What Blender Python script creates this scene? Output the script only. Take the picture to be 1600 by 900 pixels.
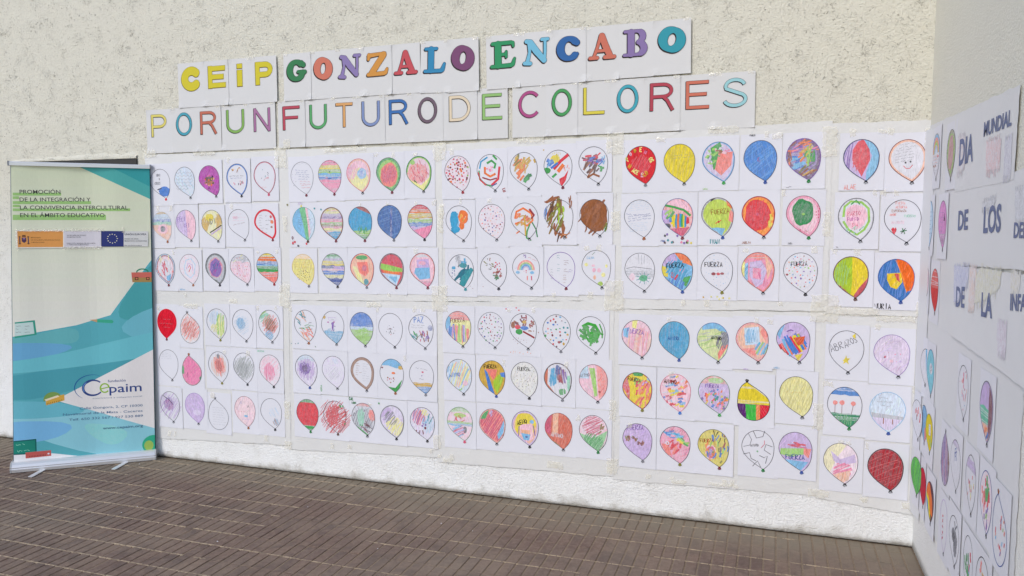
import bpy, math, random
from math import sin, cos, pi, radians
from mathutils import noise, Vector

scene = bpy.context.scene
for o in list(bpy.data.objects):
    bpy.data.objects.remove(o)

# ------------------------------------------------------------------ camera
FOC, YAW, PITCH, ROLL, EYE = 1200.0, radians(18.7), math.atan(1200/15100.), 0.0016, 1.63
fw = Vector((-sin(YAW)*cos(PITCH), cos(YAW)*cos(PITCH), -sin(PITCH)))
rt = Vector((cos(YAW), sin(YAW), 0)); up = rt.cross(fw)
rt, up = rt*cos(ROLL)+up*sin(ROLL), -rt*sin(ROLL)+up*cos(ROLL)
cd = bpy.data.cameras.new('camera'); cam = bpy.data.objects.new('camera', cd)
scene.collection.objects.link(cam); scene.camera = cam
cd.sensor_width = 36; cd.lens = 36*FOC/1600; cd.clip_start = .05; cd.clip_end = 500
from mathutils import Matrix
m = Matrix((rt, up, -fw)).transposed().to_4x4(); m.translation = (0, 0, EYE)
cam.matrix_world = m

# ------------------------------------------------------------------ sky, sun, exposure
SUN_EL, SUN_ROT = radians(38), radians(204)
w = bpy.data.worlds.new('World'); scene.world = w; w.use_nodes = True
nt = w.node_tree; nt.nodes.clear()
sk = nt.nodes.new('ShaderNodeTexSky'); sk.sky_type = 'NISHITA'; sk.sun_disc = False
sk.sun_elevation = SUN_EL; sk.sun_rotation = SUN_ROT; sk.dust_density = 1.0; sk.air_density = 1.0
bg = nt.nodes.new('ShaderNodeBackground'); bg.inputs[1].default_value = 0.145
ow = nt.nodes.new('ShaderNodeOutputWorld')
nt.links.new(sk.outputs[0], bg.inputs[0]); nt.links.new(bg.outputs[0], ow.inputs[0])
sd = bpy.data.lights.new('sun', 'SUN'); sd.energy = 1.1; sd.angle = radians(16); sd.color = (1, .965, .93)
so = bpy.data.objects.new('sun', sd); scene.collection.objects.link(so)
sdir = Vector((sin(SUN_ROT)*cos(SUN_EL), cos(SUN_ROT)*cos(SUN_EL), sin(SUN_EL)))
so.rotation_euler = sdir.to_track_quat('Z', 'Y').to_euler(); so.location = (0, -3, 6)
scene.view_settings.view_transform = 'Standard'; scene.view_settings.look = 'None'
scene.view_settings.exposure = 0.42; scene.view_settings.gamma = 1.0

# ------------------------------------------------------------------ helpers
C = scene.collection
def lin(c): return tuple(((x/255)/12.92 if x/255 <= .04045 else ((x/255+.055)/1.055)**2.4) for x in c)
ILL = 0.98
def alb(c, a=1.0):
    l = lin(c); return tuple(min(.92, x/ILL) for x in l) + (a,)
def tag(o, label=None, cat=None, group=None, kind=None):
    for k, v in (('label', label), ('category', cat), ('group', group), ('kind', kind)):
        if v: o[k] = v
    return o
def empty(name, loc, rz=0, tilt=0):
    o = bpy.data.objects.new(name, None); C.objects.link(o); o.location = loc
    o.rotation_euler = (0, tilt, rz); o.empty_display_size = .05; return o
def mesh_obj(name, V, F, mat, parent=None, smooth=False):
    me = bpy.data.meshes.new(name); me.from_pydata(V, [], F); me.materials.append(mat)
    if smooth: me.polygons.foreach_set('use_smooth', [True]*len(F))
    me.update(); o = bpy.data.objects.new(name, me); C.objects.link(o); o.parent = parent; return o
class MB:
    def __init__(s): s.V = []; s.F = []
    def box(s, x0, x1, y0, y1, z0, z1, bev=0):
        b = bev; n = len(s.V)
        if not b:
            s.V += [(x, y, z) for z in (z0, z1) for x, y in ((x0, y0), (x1, y0), (x1, y1), (x0, y1))]
            s.F += [(n+3, n+2, n+1, n), (n+4, n+5, n+6, n+7)] + [(n+i, n+(i+1) % 4, n+4+(i+1) % 4, n+4+i) for i in range(4)]
        else:
            for z, k in ((z0, 0), (z1-b, 0), (z1, b)):
                s.V += [(x, y, z) for x, y in ((x0+k, y0+k), (x1-k, y0+k), (x1-k, y1-k), (x0+k, y1-k))]
            s.F += [(n+3, n+2, n+1, n), (n+8, n+9, n+10, n+11)]
            for q in (0, 4): s.F += [(n+q+i, n+q+(i+1) % 4, n+q+4+(i+1) % 4, n+q+4+i) for i in range(4)]
    def profile_x(s, prof, x0, x1):          # closed (y,z) profile extruded along x
        n = len(s.V); k = len(prof)
        s.V += [(x0, y, z) for y, z in prof] + [(x1, y, z) for y, z in prof]
        s.F += [tuple(range(n, n+k)), tuple(range(n+2*k-1, n+k-1, -1))]
        s.F += [(n+(i+1) % k, n+i, n+k+i, n+k+(i+1) % k) for i in range(k)]
    def build(s, name, mat, parent=None, smooth=False): return mesh_obj(name, s.V, s.F, mat, parent, smooth)

def ray(px, py): return fw + rt*((px-800)/FOC) - up*((py-450)/FOC)
def on_floor(px, py):
    d = ray(px, py); t = -EYE/d.z; return Vector((d.x*t, d.y*t, 0))
class Plane:                                  # an upright plane; a runs along it to the right as seen, b is height
    def __init__(s, ox, oy, rx, ry):
        l = math.hypot(rx, ry); s.o = Vector((ox, oy)); s.r = Vector((rx/l, ry/l)); s.n = Vector((s.r.y, -s.r.x))
        s.rz = math.atan2(ry, rx)
    def at(s, px, py, off=0):
        d = ray(px, py); o = s.o + s.n*off
        t = o.dot(s.n)/(d.x*s.n.x+d.y*s.n.y); q = Vector((d.x*t, d.y*t))-o
        return q.dot(s.r), d.z*t+EYE
    def world(s, a, b, off=0):
        p = s.o+s.r*a+s.n*off; return (p.x, p.y, b)
DEPTH = on_floor(1425, 856).y                 # main wall stands at this y
CX = on_floor(1425, 856).x                    # side wall stands at this x
WALL = Plane(0, DEPTH, 1, 0)
SIDE = Plane(CX, DEPTH, 0, -1)

# ------------------------------------------------------------------ materials
def mat(name, rough=.6, col=(.8, .8, .8, 1), metal=0, spec=.5):
    m = bpy.data.materials.new(name); m.use_nodes = True; b = m.node_tree.nodes['Principled BSDF']
    b.inputs['Base Color'].default_value = col if len(col) == 4 else tuple(col)+(1,)
    b.inputs['Roughness'].default_value = rough; b.inputs['Metallic'].default_value = metal
    b.inputs['Specular IOR Level'].default_value = spec
    return m, m.node_tree, b
def N(nt, t, **k):
    n = nt.nodes.new(t)
    for a, v in k.items():
        if a in ('operation', 'blend_type', 'data_type', 'attribute_name', 'feature', 'distance', 'noise_dimensions', 'vector_type'): setattr(n, a, v)
        else: n.inputs[a.replace('_', ' ')].default_value = v
    return n
def ramp(nt, src, stops):
    r = nt.nodes.new('ShaderNodeValToRGB'); e = r.color_ramp.elements
    while len(e) < len(stops): e.new(.5)
    for i, (p, c) in enumerate(stops):
        e[i].position = p; e[i].color = tuple(c)+(1,) if not isinstance(c, (int, float)) else (c, c, c, 1)
    nt.links.new(src, r.inputs[0]); return r.outputs[0]
def mixc(nt, f, a, b, blend='MIX'):
    n = nt.nodes.new('ShaderNodeMix'); n.data_type = 'RGBA'; n.blend_type = blend
    for s, v in ((0, f), (6, a), (7, b)):
        if hasattr(v, 'links'): nt.links.new(v, n.inputs[s])
        else: n.inputs[s].default_value = v if s == 0 else (tuple(v)+(1,) if len(v) == 3 else v)
    return n.outputs[2]
def math_n(nt, op, a, b=None):
    n = nt.nodes.new('ShaderNodeMath'); n.operation = op
    for i, v in enumerate((a, b)):
        if v is None: continue
        if hasattr(v, 'links'): nt.links.new(v, n.inputs[i])
        else: n.inputs[i].default_value = v
    return n.outputs[0]
def bump(nt, bsdf, h, strength, dist):
    b = nt.nodes.new('ShaderNodeBump'); b.inputs['Strength'].default_value = strength; b.inputs['Distance'].default_value = dist
    nt.links.new(h, b.inputs['Height']); nt.links.new(b.outputs[0], bsdf.inputs['Normal'])
def noise_n(nt, vec, scale, detail=4, rough=.55, dist=0):
    n = N(nt, 'ShaderNodeTexNoise'); n.inputs['Scale'].default_value = scale; n.inputs['Detail'].default_value = detail
    n.inputs['Roughness'].default_value = rough; n.inputs['Distortion'].default_value = dist
    nt.links.new(vec, n.inputs['Vector']); return n.outputs['Fac']

def plaster(name, cream, white, pits, relief):
    m, nt, b = mat(name, .9, spec=.15)
    tc = N(nt, 'ShaderNodeTexCoord'); v = tc.outputs['Object']
    mp = N(nt, 'ShaderNodeMapping'); mp.inputs['Scale'].default_value = (1, 1, 1.0); nt.links.new(v, mp.inputs[0])
    v = mp.outputs[0]
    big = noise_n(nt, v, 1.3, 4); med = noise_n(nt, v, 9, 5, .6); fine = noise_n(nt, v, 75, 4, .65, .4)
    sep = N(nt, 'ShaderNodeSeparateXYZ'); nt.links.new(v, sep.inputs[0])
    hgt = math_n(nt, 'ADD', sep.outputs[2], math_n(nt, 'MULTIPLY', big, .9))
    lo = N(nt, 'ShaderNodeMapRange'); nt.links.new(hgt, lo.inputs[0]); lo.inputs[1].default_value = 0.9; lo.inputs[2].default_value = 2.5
    base = mixc(nt, lo.outputs[0], white, cream)  # light gradient put into the colour: warm cream high, cool white low
    base = mixc(nt, ramp(nt, med, [(.35, 0), (.75, .15)]), base, tuple(c*.86 for c in cream))
    # hair-fine dark fissures: thin ridges of a distorted noise, only inside patches
    r1 = noise_n(nt, v, 17, 2, .6, 2.2); rid = math_n(nt, 'ABSOLUTE', math_n(nt, 'SUBTRACT', r1, .5))
    thin = ramp(nt, rid, [(.0, .8), (.010, .6), (.02, 0)])
    patch = ramp(nt, noise_n(nt, v, 9, 4, .75), [(.50, .0), (.66, 1)])
    sp = ramp(nt, noise_n(nt, v, 62, 1, .5, 1.5), [(.685, 0), (.725, 1)])
    patch2 = ramp(nt, noise_n(nt, v, 8, 4, .7), [(.36, .3), (.64, 1)])
    crack = math_n(nt, 'MAXIMUM', math_n(nt, 'MULTIPLY', thin, patch), math_n(nt, 'MULTIPLY', sp, patch2))
    crack = math_n(nt, 'MULTIPLY', crack, math_n(nt, 'MULTIPLY', math_n(nt, 'ADD', math_n(nt, 'MULTIPLY', lo.outputs[0], .65), .35), pits))
    base = mixc(nt, crack, base, (.16, .135, .095))
    if pits > .5:
        gz = math_n(nt, 'ADD', sep.outputs[2], math_n(nt, 'MULTIPLY', math_n(nt, 'SUBTRACT', med, .5), -.16))
        gr = N(nt, 'ShaderNodeMapRange'); nt.links.new(gz, gr.inputs[0]); gr.inputs[1].default_value = .05; gr.inputs[2].default_value = .0; gr.inputs[4].default_value = .5
        base = mixc(nt, gr.outputs[0], base, (.30, .26, .19))
    nt.links.new(base, b.inputs['Base Color'])
    f2 = noise_n(nt, v, 150, 3, .6, .6)
    h = math_n(nt, 'ADD', math_n(nt, 'MULTIPLY', med, .35), math_n(nt, 'ADD', math_n(nt, 'MULTIPLY', fine, .7), math_n(nt, 'MULTIPLY', f2, .25)))
    h = math_n(nt, 'SUBTRACT', h, math_n(nt, 'MULTIPLY', crack, .45))
    bump(nt, b, h, 1.0, relief)
    return m
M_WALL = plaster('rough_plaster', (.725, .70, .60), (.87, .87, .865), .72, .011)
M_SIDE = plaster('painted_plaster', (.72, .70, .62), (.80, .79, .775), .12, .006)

def floor_mat():
    m, nt, b = mat('paving_clay', .75, spec=.3)
    g = N(nt, 'ShaderNodeNewGeometry'); v = g.outputs['Position']
    oi = N(nt, 'ShaderNodeObjectInfo')
    n1 = noise_n(nt, v, 2.2, 5, .6); n2 = noise_n(nt, v, 38, 5, .7); n3 = noise_n(nt, v, 260, 3, .6)
    base = mixc(nt, ramp(nt, n1, [(.35, 0), (.65, 1)]), (.168, .108, .082), (.215, .150, .110))
    wn = N(nt, 'ShaderNodeTexWhiteNoise', noise_dimensions='3D')
    sn = N(nt, 'ShaderNodeVectorMath', operation='SNAP'); sn.inputs[1].default_value = (.0597, .1485, 10); nt.links.new(v, sn.inputs[0])
    nt.links.new(sn.outputs[0], wn.inputs[0])
    base = mixc(nt, math_n(nt, 'MULTIPLY', wn.outputs[0], .42), base, (.095, .064, .062))
    base = mixc(nt, ramp(nt, n2, [(.40, 0), (.72, .65)]), base, (.27, .20, .155))
    base = mixc(nt, ramp(nt, n3, [(.62, 0), (.75, .5)]), base, (.36, .31, .25))
    st_ = noise_n(nt, v, 5.5, 5, .65, .8)
    base = mixc(nt, ramp(nt, st_, [(.50, 0), (.64, .5)]), base, (.085, .062, .055))
    base = mixc(nt, ramp(nt, noise_n(nt, v, 1.1, 3), [(.45, 0), (.7, .35)]), base, (.26, .22, .17))
    sep = N(nt, 'ShaderNodeSeparateXYZ'); nt.links.new(v, sep.inputs[0])
    dd = math_n(nt, 'ADD', sep.outputs[1], math_n(nt, 'MULTIPLY', n1, .35))
    du = N(nt, 'ShaderNodeMapRange'); nt.links.new(dd, du.inputs[0]); du.inputs[1].default_value = 3.95; du.inputs[2].default_value = 4.35; du.inputs[4].default_value = .75
    base = mixc(nt, du.outputs[0], base, (.235, .20, .145))
    nt.links.new(base, b.inputs['Base Color'])
    bump(nt, b, math_n(nt, 'ADD', n2, math_n(nt, 'MULTIPLY', n3, .5)), .9, .004)
    return m
M_TILE = floor_mat()
def joint_mat():
    m, nt, b = mat('sandy_joint', .95, spec=.1)
    g = N(nt, 'ShaderNodeNewGeometry'); v = g.outputs['Position']
    n1 = noise_n(nt, v, 3, 4, .6); n2 = noise_n(nt, v, 90, 3, .6)
    base = mixc(nt, n1, (.20, .150, .108), (.31, .24, .17))
    base = mixc(nt, ramp(nt, n2, [(.5, 0), (.8, .7)]), base, (.07, .055, .045))
    nt.links.new(base, b.inputs['Base Color']); bump(nt, b, n2, .6, .003); return m
M_JOINT = joint_mat()
def mortar_mat():
    m, nt, b = mat('pale_mortar', .95, (.36, .285, .20, 1), spec=.1)
    g = N(nt, 'ShaderNodeNewGeometry'); n1 = noise_n(nt, g.outputs['Position'], 25, 4, .7)
    nt.links.new(mixc(nt, ramp(nt, n1, [(.4, 0), (.6, 1)]), (.24, .19, .14), (.48, .38, .27)), b.inputs['Base Color']); return m
M_MORTAR = mortar_mat()

def paper_mat(name, col, rough=.6, wr=.0012, sc=14, tint=(.95, .95, .93)):
    m, nt, b = mat(name, rough, spec=.3)
    g = N(nt, 'ShaderNodeNewGeometry'); v = g.outputs['Position']
    n1 = noise_n(nt, v, sc, 4, .55, .6); n2 = noise_n(nt, v, 3.5, 2)
    oi = N(nt, 'ShaderNodeObjectInfo')
    f = math_n(nt, 'ADD', math_n(nt, 'MULTIPLY', n2, .6), math_n(nt, 'MULTIPLY', oi.outputs['Random'], .4))
    nt.links.new(mixc(nt, f, col, tuple(c*t for c, t in zip(col, tint))), b.inputs['Base Color'])
    bump(nt, b, n1, 1.0, wr); return m
M_PAPER = paper_mat('white_paper', (.735, .735, .80), .55, .0016, 11, (.93, .93, .92))
M_TITLE = paper_mat('title_paper', (.66, .655, .66), .55, .0014, 9, (.96, .96, .94))
def film_mat(name, col, rough, wr, a=1.0, sc=9):
    m, nt, b = mat(name, rough, spec=1.0 if a < 1 else .5)
    g = N(nt, 'ShaderNodeNewGeometry'); v = g.outputs['Position']
    n1 = noise_n(nt, v, sc, 5, .6, 1.5); n2 = noise_n(nt, v, 4, 3)
    rid = math_n(nt, 'ABSOLUTE', math_n(nt, 'SUBTRACT', n1, .5))
    nt.links.new(mixc(nt, n2, col, tuple(c*.86 for c in col)), b.inputs['Base Color'])
    b.inputs['Alpha'].default_value = a
    bump(nt, b, rid, 1.0, wr); return m
M_BACK = film_mat('poster_backing', (.75, .745, .735), .42, .004)
M_SBACK = film_mat('side_poster_backing', (.69, .69, .70), .45, .003)
M_SIDEP = paper_mat('side_paper', (.72, .72, .745), .5, .0016, 9, (.93, .93, .92))
M_TAPE = film_mat('clear_packing_tape', (1.0, .96, .82), .10, .0018, .32, 40)
def ink_mat(name='drawn_ink', paper=(.735, .735, .79), rough=.8, amt=.30):
    m, nt, b = mat(name, rough, spec=.12)
    at = N(nt, 'ShaderNodeAttribute', attribute_name='Col')
    g = N(nt, 'ShaderNodeNewGeometry'); v = g.outputs['Position']
    n1 = noise_n(nt, v, 260, 3, .7); n2 = noise_n(nt, v, 60, 3, .6, 1.0)
    gr = math_n(nt, 'SUBTRACT', math_n(nt, 'ADD', math_n(nt, 'MULTIPLY', n1, .9), math_n(nt, 'MULTIPLY', n2, 1.1)), 1.0)
    inv = math_n(nt, 'SUBTRACT', 1.0, at.outputs['Alpha'])
    f = N(nt, 'ShaderNodeMath', operation='ADD'); f.use_clamp = True
    nt.links.new(at.outputs['Alpha'], f.inputs[0]); nt.links.new(math_n(nt, 'MULTIPLY', math_n(nt, 'MULTIPLY', gr, inv), 2.6), f.inputs[1])
    mp = N(nt, 'ShaderNodeMapping'); mp.inputs['Rotation'].default_value = (0, .7, .0); mp.inputs['Scale'].default_value = (1, 1, .22); nt.links.new(v, mp.inputs[0])
    n3 = noise_n(nt, mp.outputs[0], 190, 3, .65, .5)
    tone = N(nt, 'ShaderNodeMapRange'); nt.links.new(n3, tone.inputs[0]); tone.inputs[1].default_value = .3; tone.inputs[2].default_value = .7; tone.inputs[3].default_value = 1-amt; tone.inputs[4].default_value = 1+amt*.8
    cv = N(nt, 'ShaderNodeVectorMath', operation='SCALE'); nt.links.new(at.outputs['Color'], cv.inputs[0]); nt.links.new(tone.outputs[0], cv.inputs['Scale'])
    nt.links.new(mixc(nt, f.outputs[0], paper, cv.outputs[0]), b.inputs['Base Color']); return m
M_INK = ink_mat()
M_PRINT = ink_mat('banner_print', (.8, .8, .8), .5, .03)
M_LETTER = ink_mat('printed_letter', amt=.03)
M_ALU = mat('brushed_aluminium', .34, (.74, .74, .75, 1), .45)[0]
M_DARK = mat('dark_board', .7, (.03, .028, .026, 1))[0]
M_PLAST = mat('grey_plastic', .5, (.25, .26, .28, 1))[0]

# ------------------------------------------------------------------ flat drawing kit
COL = dict(red=(214, 48, 62), dred=(150, 32, 42), pink=(232, 130, 165), lpink=(238, 190, 205), mag=(168, 40, 150), orange=(232, 118, 52),
  yellow=(226, 205, 40), lyel=(232, 226, 140), pyel=(222, 215, 140), green=(60, 155, 75), lgreen=(150, 200, 90), dgreen=(30, 120, 60), lime=(160, 195, 40), teal=(40, 140, 150),
  blue=(62, 120, 200), lblue=(120, 180, 220), plb=(190, 212, 232), dblue=(45, 75, 150), cyan=(50, 155, 200), purple=(128, 92, 170), lpur=(195, 170, 215), lav=(214, 200, 228),
  brown=(150, 88, 48), dbrown=(88, 52, 38), black=(40, 38, 44), grey=(120, 120, 128), lgrey=(180, 182, 190), peach=(236, 180, 150), white=(214, 212, 220),
  salmon=(235, 130, 120), gold=(205, 165, 60), olive=(125, 120, 40), maroon=(115, 40, 55), mint=(140, 205, 175), rose=(205, 80, 110))
def cc(c, a=1.0): return alb(COL[c] if isinstance(c, str) else c, a)
def clip_seg(p, q, poly):                     # clip segment to a convex ccw polygon
    t0, t1 = 0.0, 1.0; dx, dz = q[0]-p[0], q[1]-p[1]
    for i in range(len(poly)):
        a = poly[i]; b = poly[(i+1) % len(poly)]; nx, nz = -(b[1]-a[1]), b[0]-a[0]
        d = nx*dx+nz*dz; s = nx*(p[0]-a[0])+nz*(p[1]-a[1])
        if abs(d) < 1e-12:
            if s < 0: return None
        elif d > 0: t0 = max(t0, -s/d)
        else: t1 = min(t1, -s/d)
    if t0 >= t1: return None
    return (p[0]+dx*t0, p[1]+dz*t0), (p[0]+dx*t1, p[1]+dz*t1)
def clip_poly(S, W):
    out = S
    for i in range(len(W)):
        a = W[i]; b = W[(i+1) % len(W)]; nx, nz = -(b[1]-a[1]), b[0]-a[0]
        inp, out = out, []
        if not inp: return []
        f = lambda p: nx*(p[0]-a[0])+nz*(p[1]-a[1])
        for j in range(len(inp)):
            p, q = inp[j-1], inp[j]; fp, fq = f(p), f(q)
            if (fp >= 0) != (fq >= 0):
                t = fp/(fp-fq); out.append((p[0]+(q[0]-p[0])*t, p[1]+(q[1]-p[1])*t))
            if fq >= 0: out.append(q)
    return out
class Art:
    DZ = 6e-6
    def __init__(s, off=.0005, wave=None, strips=None): s.V = []; s.F = []; s.K = []; s.y = off; s.wave = wave; s.strips = strips
    def _put(s, pts, col):
        n = len(s.V); y = s.y
        s.V += [(x, -y-(s.wave(x, z) if s.wave else 0), z) for x, z in pts]; s.F.append(tuple(range(n, n+len(pts)))); s.K.append(col)
    def _strip(s, pts, col):
        x0 = min(p[0] for p in pts); x1 = max(p[0] for p in pts); w = s.strips
        for k in range(int(math.floor(x0/w)), int(math.floor(x1/w))+1):
            q = clip_poly(pts, [(k*w, -9), ((k+1)*w, -9), ((k+1)*w, 9), (k*w, 9)])
            if len(q) > 2: s._put(q, col)
    def poly(s, pts, col, clip=None):
        if clip: pts = clip_poly(pts, clip)
        if len(pts) < 3: return
        s.y += s.DZ
        if s.strips: s._strip(pts, col)
        else: s._put(pts, col)
    def line(s, pts, wd, col, clip=None, closed=False):
        if clip:
            for i in range(len(pts)-1):
                r = clip_seg(pts[i], pts[i+1], clip)
                if r: s.line(list(r), wd, col)
            return
        s.y += s.DZ; n = len(pts); L = []; R = []
        for i in range(n):
            a = pts[i-1] if (i or closed) else pts[i]; b = pts[(i+1) % n] if (i < n-1 or closed) else pts[i]
            dx, dz = b[0]-a[0], b[1]-a[1]; l = math.hypot(dx, dz) or 1e-9
            h = (wd[i] if isinstance(wd, (list, tuple)) else wd)/2
            L.append((pts[i][0]-dz/l*h, pts[i][1]+dx/l*h)); R.append((pts[i][0]+dz/l*h, pts[i][1]-dx/l*h))
        for i in range(n if closed else n-1):
            j = (i+1) % n; qd = [R[i], R[j], L[j], L[i]]
            if s.strips: s._strip(qd, col)
            else: s._put(qd, col)
    def disc(s, x, z, rx, rz, col, n=14, jit=0, clip=None, rnd=random):
        ph = rnd.random()*6
        s.poly([(x+rx*cos(2*pi*i/n+ph)*(1+jit*rnd.uniform(-1, 1)), z+rz*sin(2*pi*i/n+ph)*(1+jit*rnd.uniform(-1, 1))) for i in range(n)], col, clip)
    def caps(s, pts, rad, col):               # thick stroke with round ends and joints, radius per point
        if not isinstance(rad, (list, tuple)): rad = [rad]*len(pts)
        s.line(pts, [2*r for r in rad], col)
        for p, r in zip(pts, rad): s.y += 1e-7; s.disc(p[0], p[1], r, r, col, 16)
    def build(s, name, mt, parent):
        if not s.F: return None
        me = bpy.data.meshes.new(name); me.from_pydata(s.V, [], s.F); me.materials.append(mt)
        at = me.color_attributes.new('Col', 'FLOAT_COLOR', 'CORNER'); arr = []
        for f, k in zip(s.F, s.K): arr += list(k)*len(f)
        at.data.foreach_set('color', arr); me.update()
        o = bpy.data.objects.new(name, me); C.objects.link(o); o.parent = parent; return o

# child's handwriting, one polyline per '|' on a 4 x 6 grid
HW = {'A':'00 26 40|12 32','B':'00 06 26 35 24 03|24 42 30 00','C':'45 26 04 02 20 41','D':'00 06 25 43 21 00','E':'46 06 00 40|03 33','F':'00 06 46|03 33',
 'G':'45 26 04 01 20 41 43 23','H':'00 06|40 46|03 43','I':'20 26','J':'36 31 10 01','K':'00 06|46 03 40','L':'06 00 40','M':'00 06 23 46 40','N':'00 06 40 46',
 'O':'20 02 04 26 44 42 20','P':'00 06 36 45 34 03','Q':'20 02 04 26 44 42 20|21 40','R':'00 06 36 45 34 03 40','S':'45 26 05 14 32 31 10 01','T':'20 26|06 46',
 'U':'06 01 20 41 46','V':'06 20 46','W':'06 10 23 30 46','X':'00 46|06 40','Y':'06 23 46|23 20','Z':'06 46 00 40','0':'20 02 04 26 44 42 20','1':'04 26 20',
 '2':'05 26 45 00 40','3':'05 26 45 23 41 20 01','?':'05 26 45 23 22','!':'22 26','.':'10 20',' ':''}
def write(art, txt, x, z, h, col, ang=0, wd=.0022, rnd=random, sp=1.0):
    for ch in txt:
        g = HW.get(ch, ''); sc = h/6*rnd.uniform(.9, 1.1); dz = rnd.uniform(-.06, .06)*h
        for st in g.split('|'):
            pts = []
            for t in st.split():
                a, b = int(t[0])*sc*.66, int(t[1])*sc+dz
                pts.append((x+a*cos(ang)-b*sin(ang), z+a*sin(ang)+b*cos(ang)))
            if len(pts) > 1: art.line(pts, wd, col)
        adv = h/6*(3.7 if ch != ' ' else 2.2)*sp; x += adv*cos(ang); z += adv*sin(ang)
def squig(art, x0, x1, z, h, col, wd=.0016, rnd=random, ang=0):
    x = x0
    while x < x1:
        L = rnd.uniform(.012, .03); n = max(3, int(L/.0035)); pts = []
        for i in range(n):
            px = x+L*i/(n-1); pts.append((px, z+rnd.uniform(-.5, .5)*h+(px-x0)*ang))
        if pts[-1][0] <= x1+.01: art.line(pts, wd, col)
        x += L+rnd.uniform(.005, .01)

def T(c, a=.6): return ('T', c, a)
def B(v0, v1, c, a=.75, wob=.05): return ('B', v0, v1, c, a, wob)
def H(c, ang, n=18, w=.0035, reg=None, a=.8): return ('H', c, ang, n, w, reg, a)
def E(u, v, ru, rv, c, a=.85): return ('E', u, v, ru, rv, c, a)
def R(w, c, a=.85): return ('R', w, c, a)
def D(n, cols, s=.004, reg=None): return ('D', n, cols, s, reg)
def S(n, cols, l=.03, w=.005, ang=None, reg=None, a=.85, out=0): return ('S', n, cols, l, w, ang, reg, a, out)
def X(t, u, v, h, c='black', ang=0, wd=.003): return ('X', t, u, v, h, c, ang, wd)
def Q(n, u0, u1, v0, v1, c='grey', ang=0): return ('Q', n, u0, u1, v0, v1, c, ang)
def P(pts, c, a=.85): return ('P', pts, c, a)
def L(pts, c, w=.003): return ('L', pts, c, w)
def A(u, v, r, cols, w=.009): return ('A', u, v, r, cols, w)
def K(c): return ('K', c)                     # knot colour
def O(c, w=.0022): return ('O', c, w)         # outline colour

def balloon_shape(cx, top, kx, kz, rx, inv=False):
    # convex teardrop, ccw, top to tail; works upside down as well
    s = -1 if inv else 1; Ht = (top-kz)*s; ru = Ht*.44; cz = top-s*ru; tx, tz = kx, kz
    pts = []
    for i in range(25):
        t = pi*i/24; pts.append((cx+rx*cos(t), cz+s*ru*sin(t)))
    def bez(p0, p1, p2, p3, n=9):
        return [tuple((1-t)**3*p0[k]+3*t*(1-t)**2*p1[k]+3*t*t*(1-t)*p2[k]+t**3*p3[k] for k in (0, 1)) for t in [i/n for i in range(1, n)]]
    Lh = (cz-tz)*s
    pts += bez((cx-rx, cz), (cx-rx, cz-s*Lh*.46), (tx-rx*.50, tz+s*Lh*.20), (tx-.003, tz))
    pts += [(tx-.003, tz), (tx+.003, tz)]
    pts += bez((tx+.003, tz), (tx+rx*.42, tz+s*Lh*.24), (cx+rx, cz-s*Lh*.50), (cx+rx, cz))
    if inv: pts.reverse()
    return pts
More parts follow.
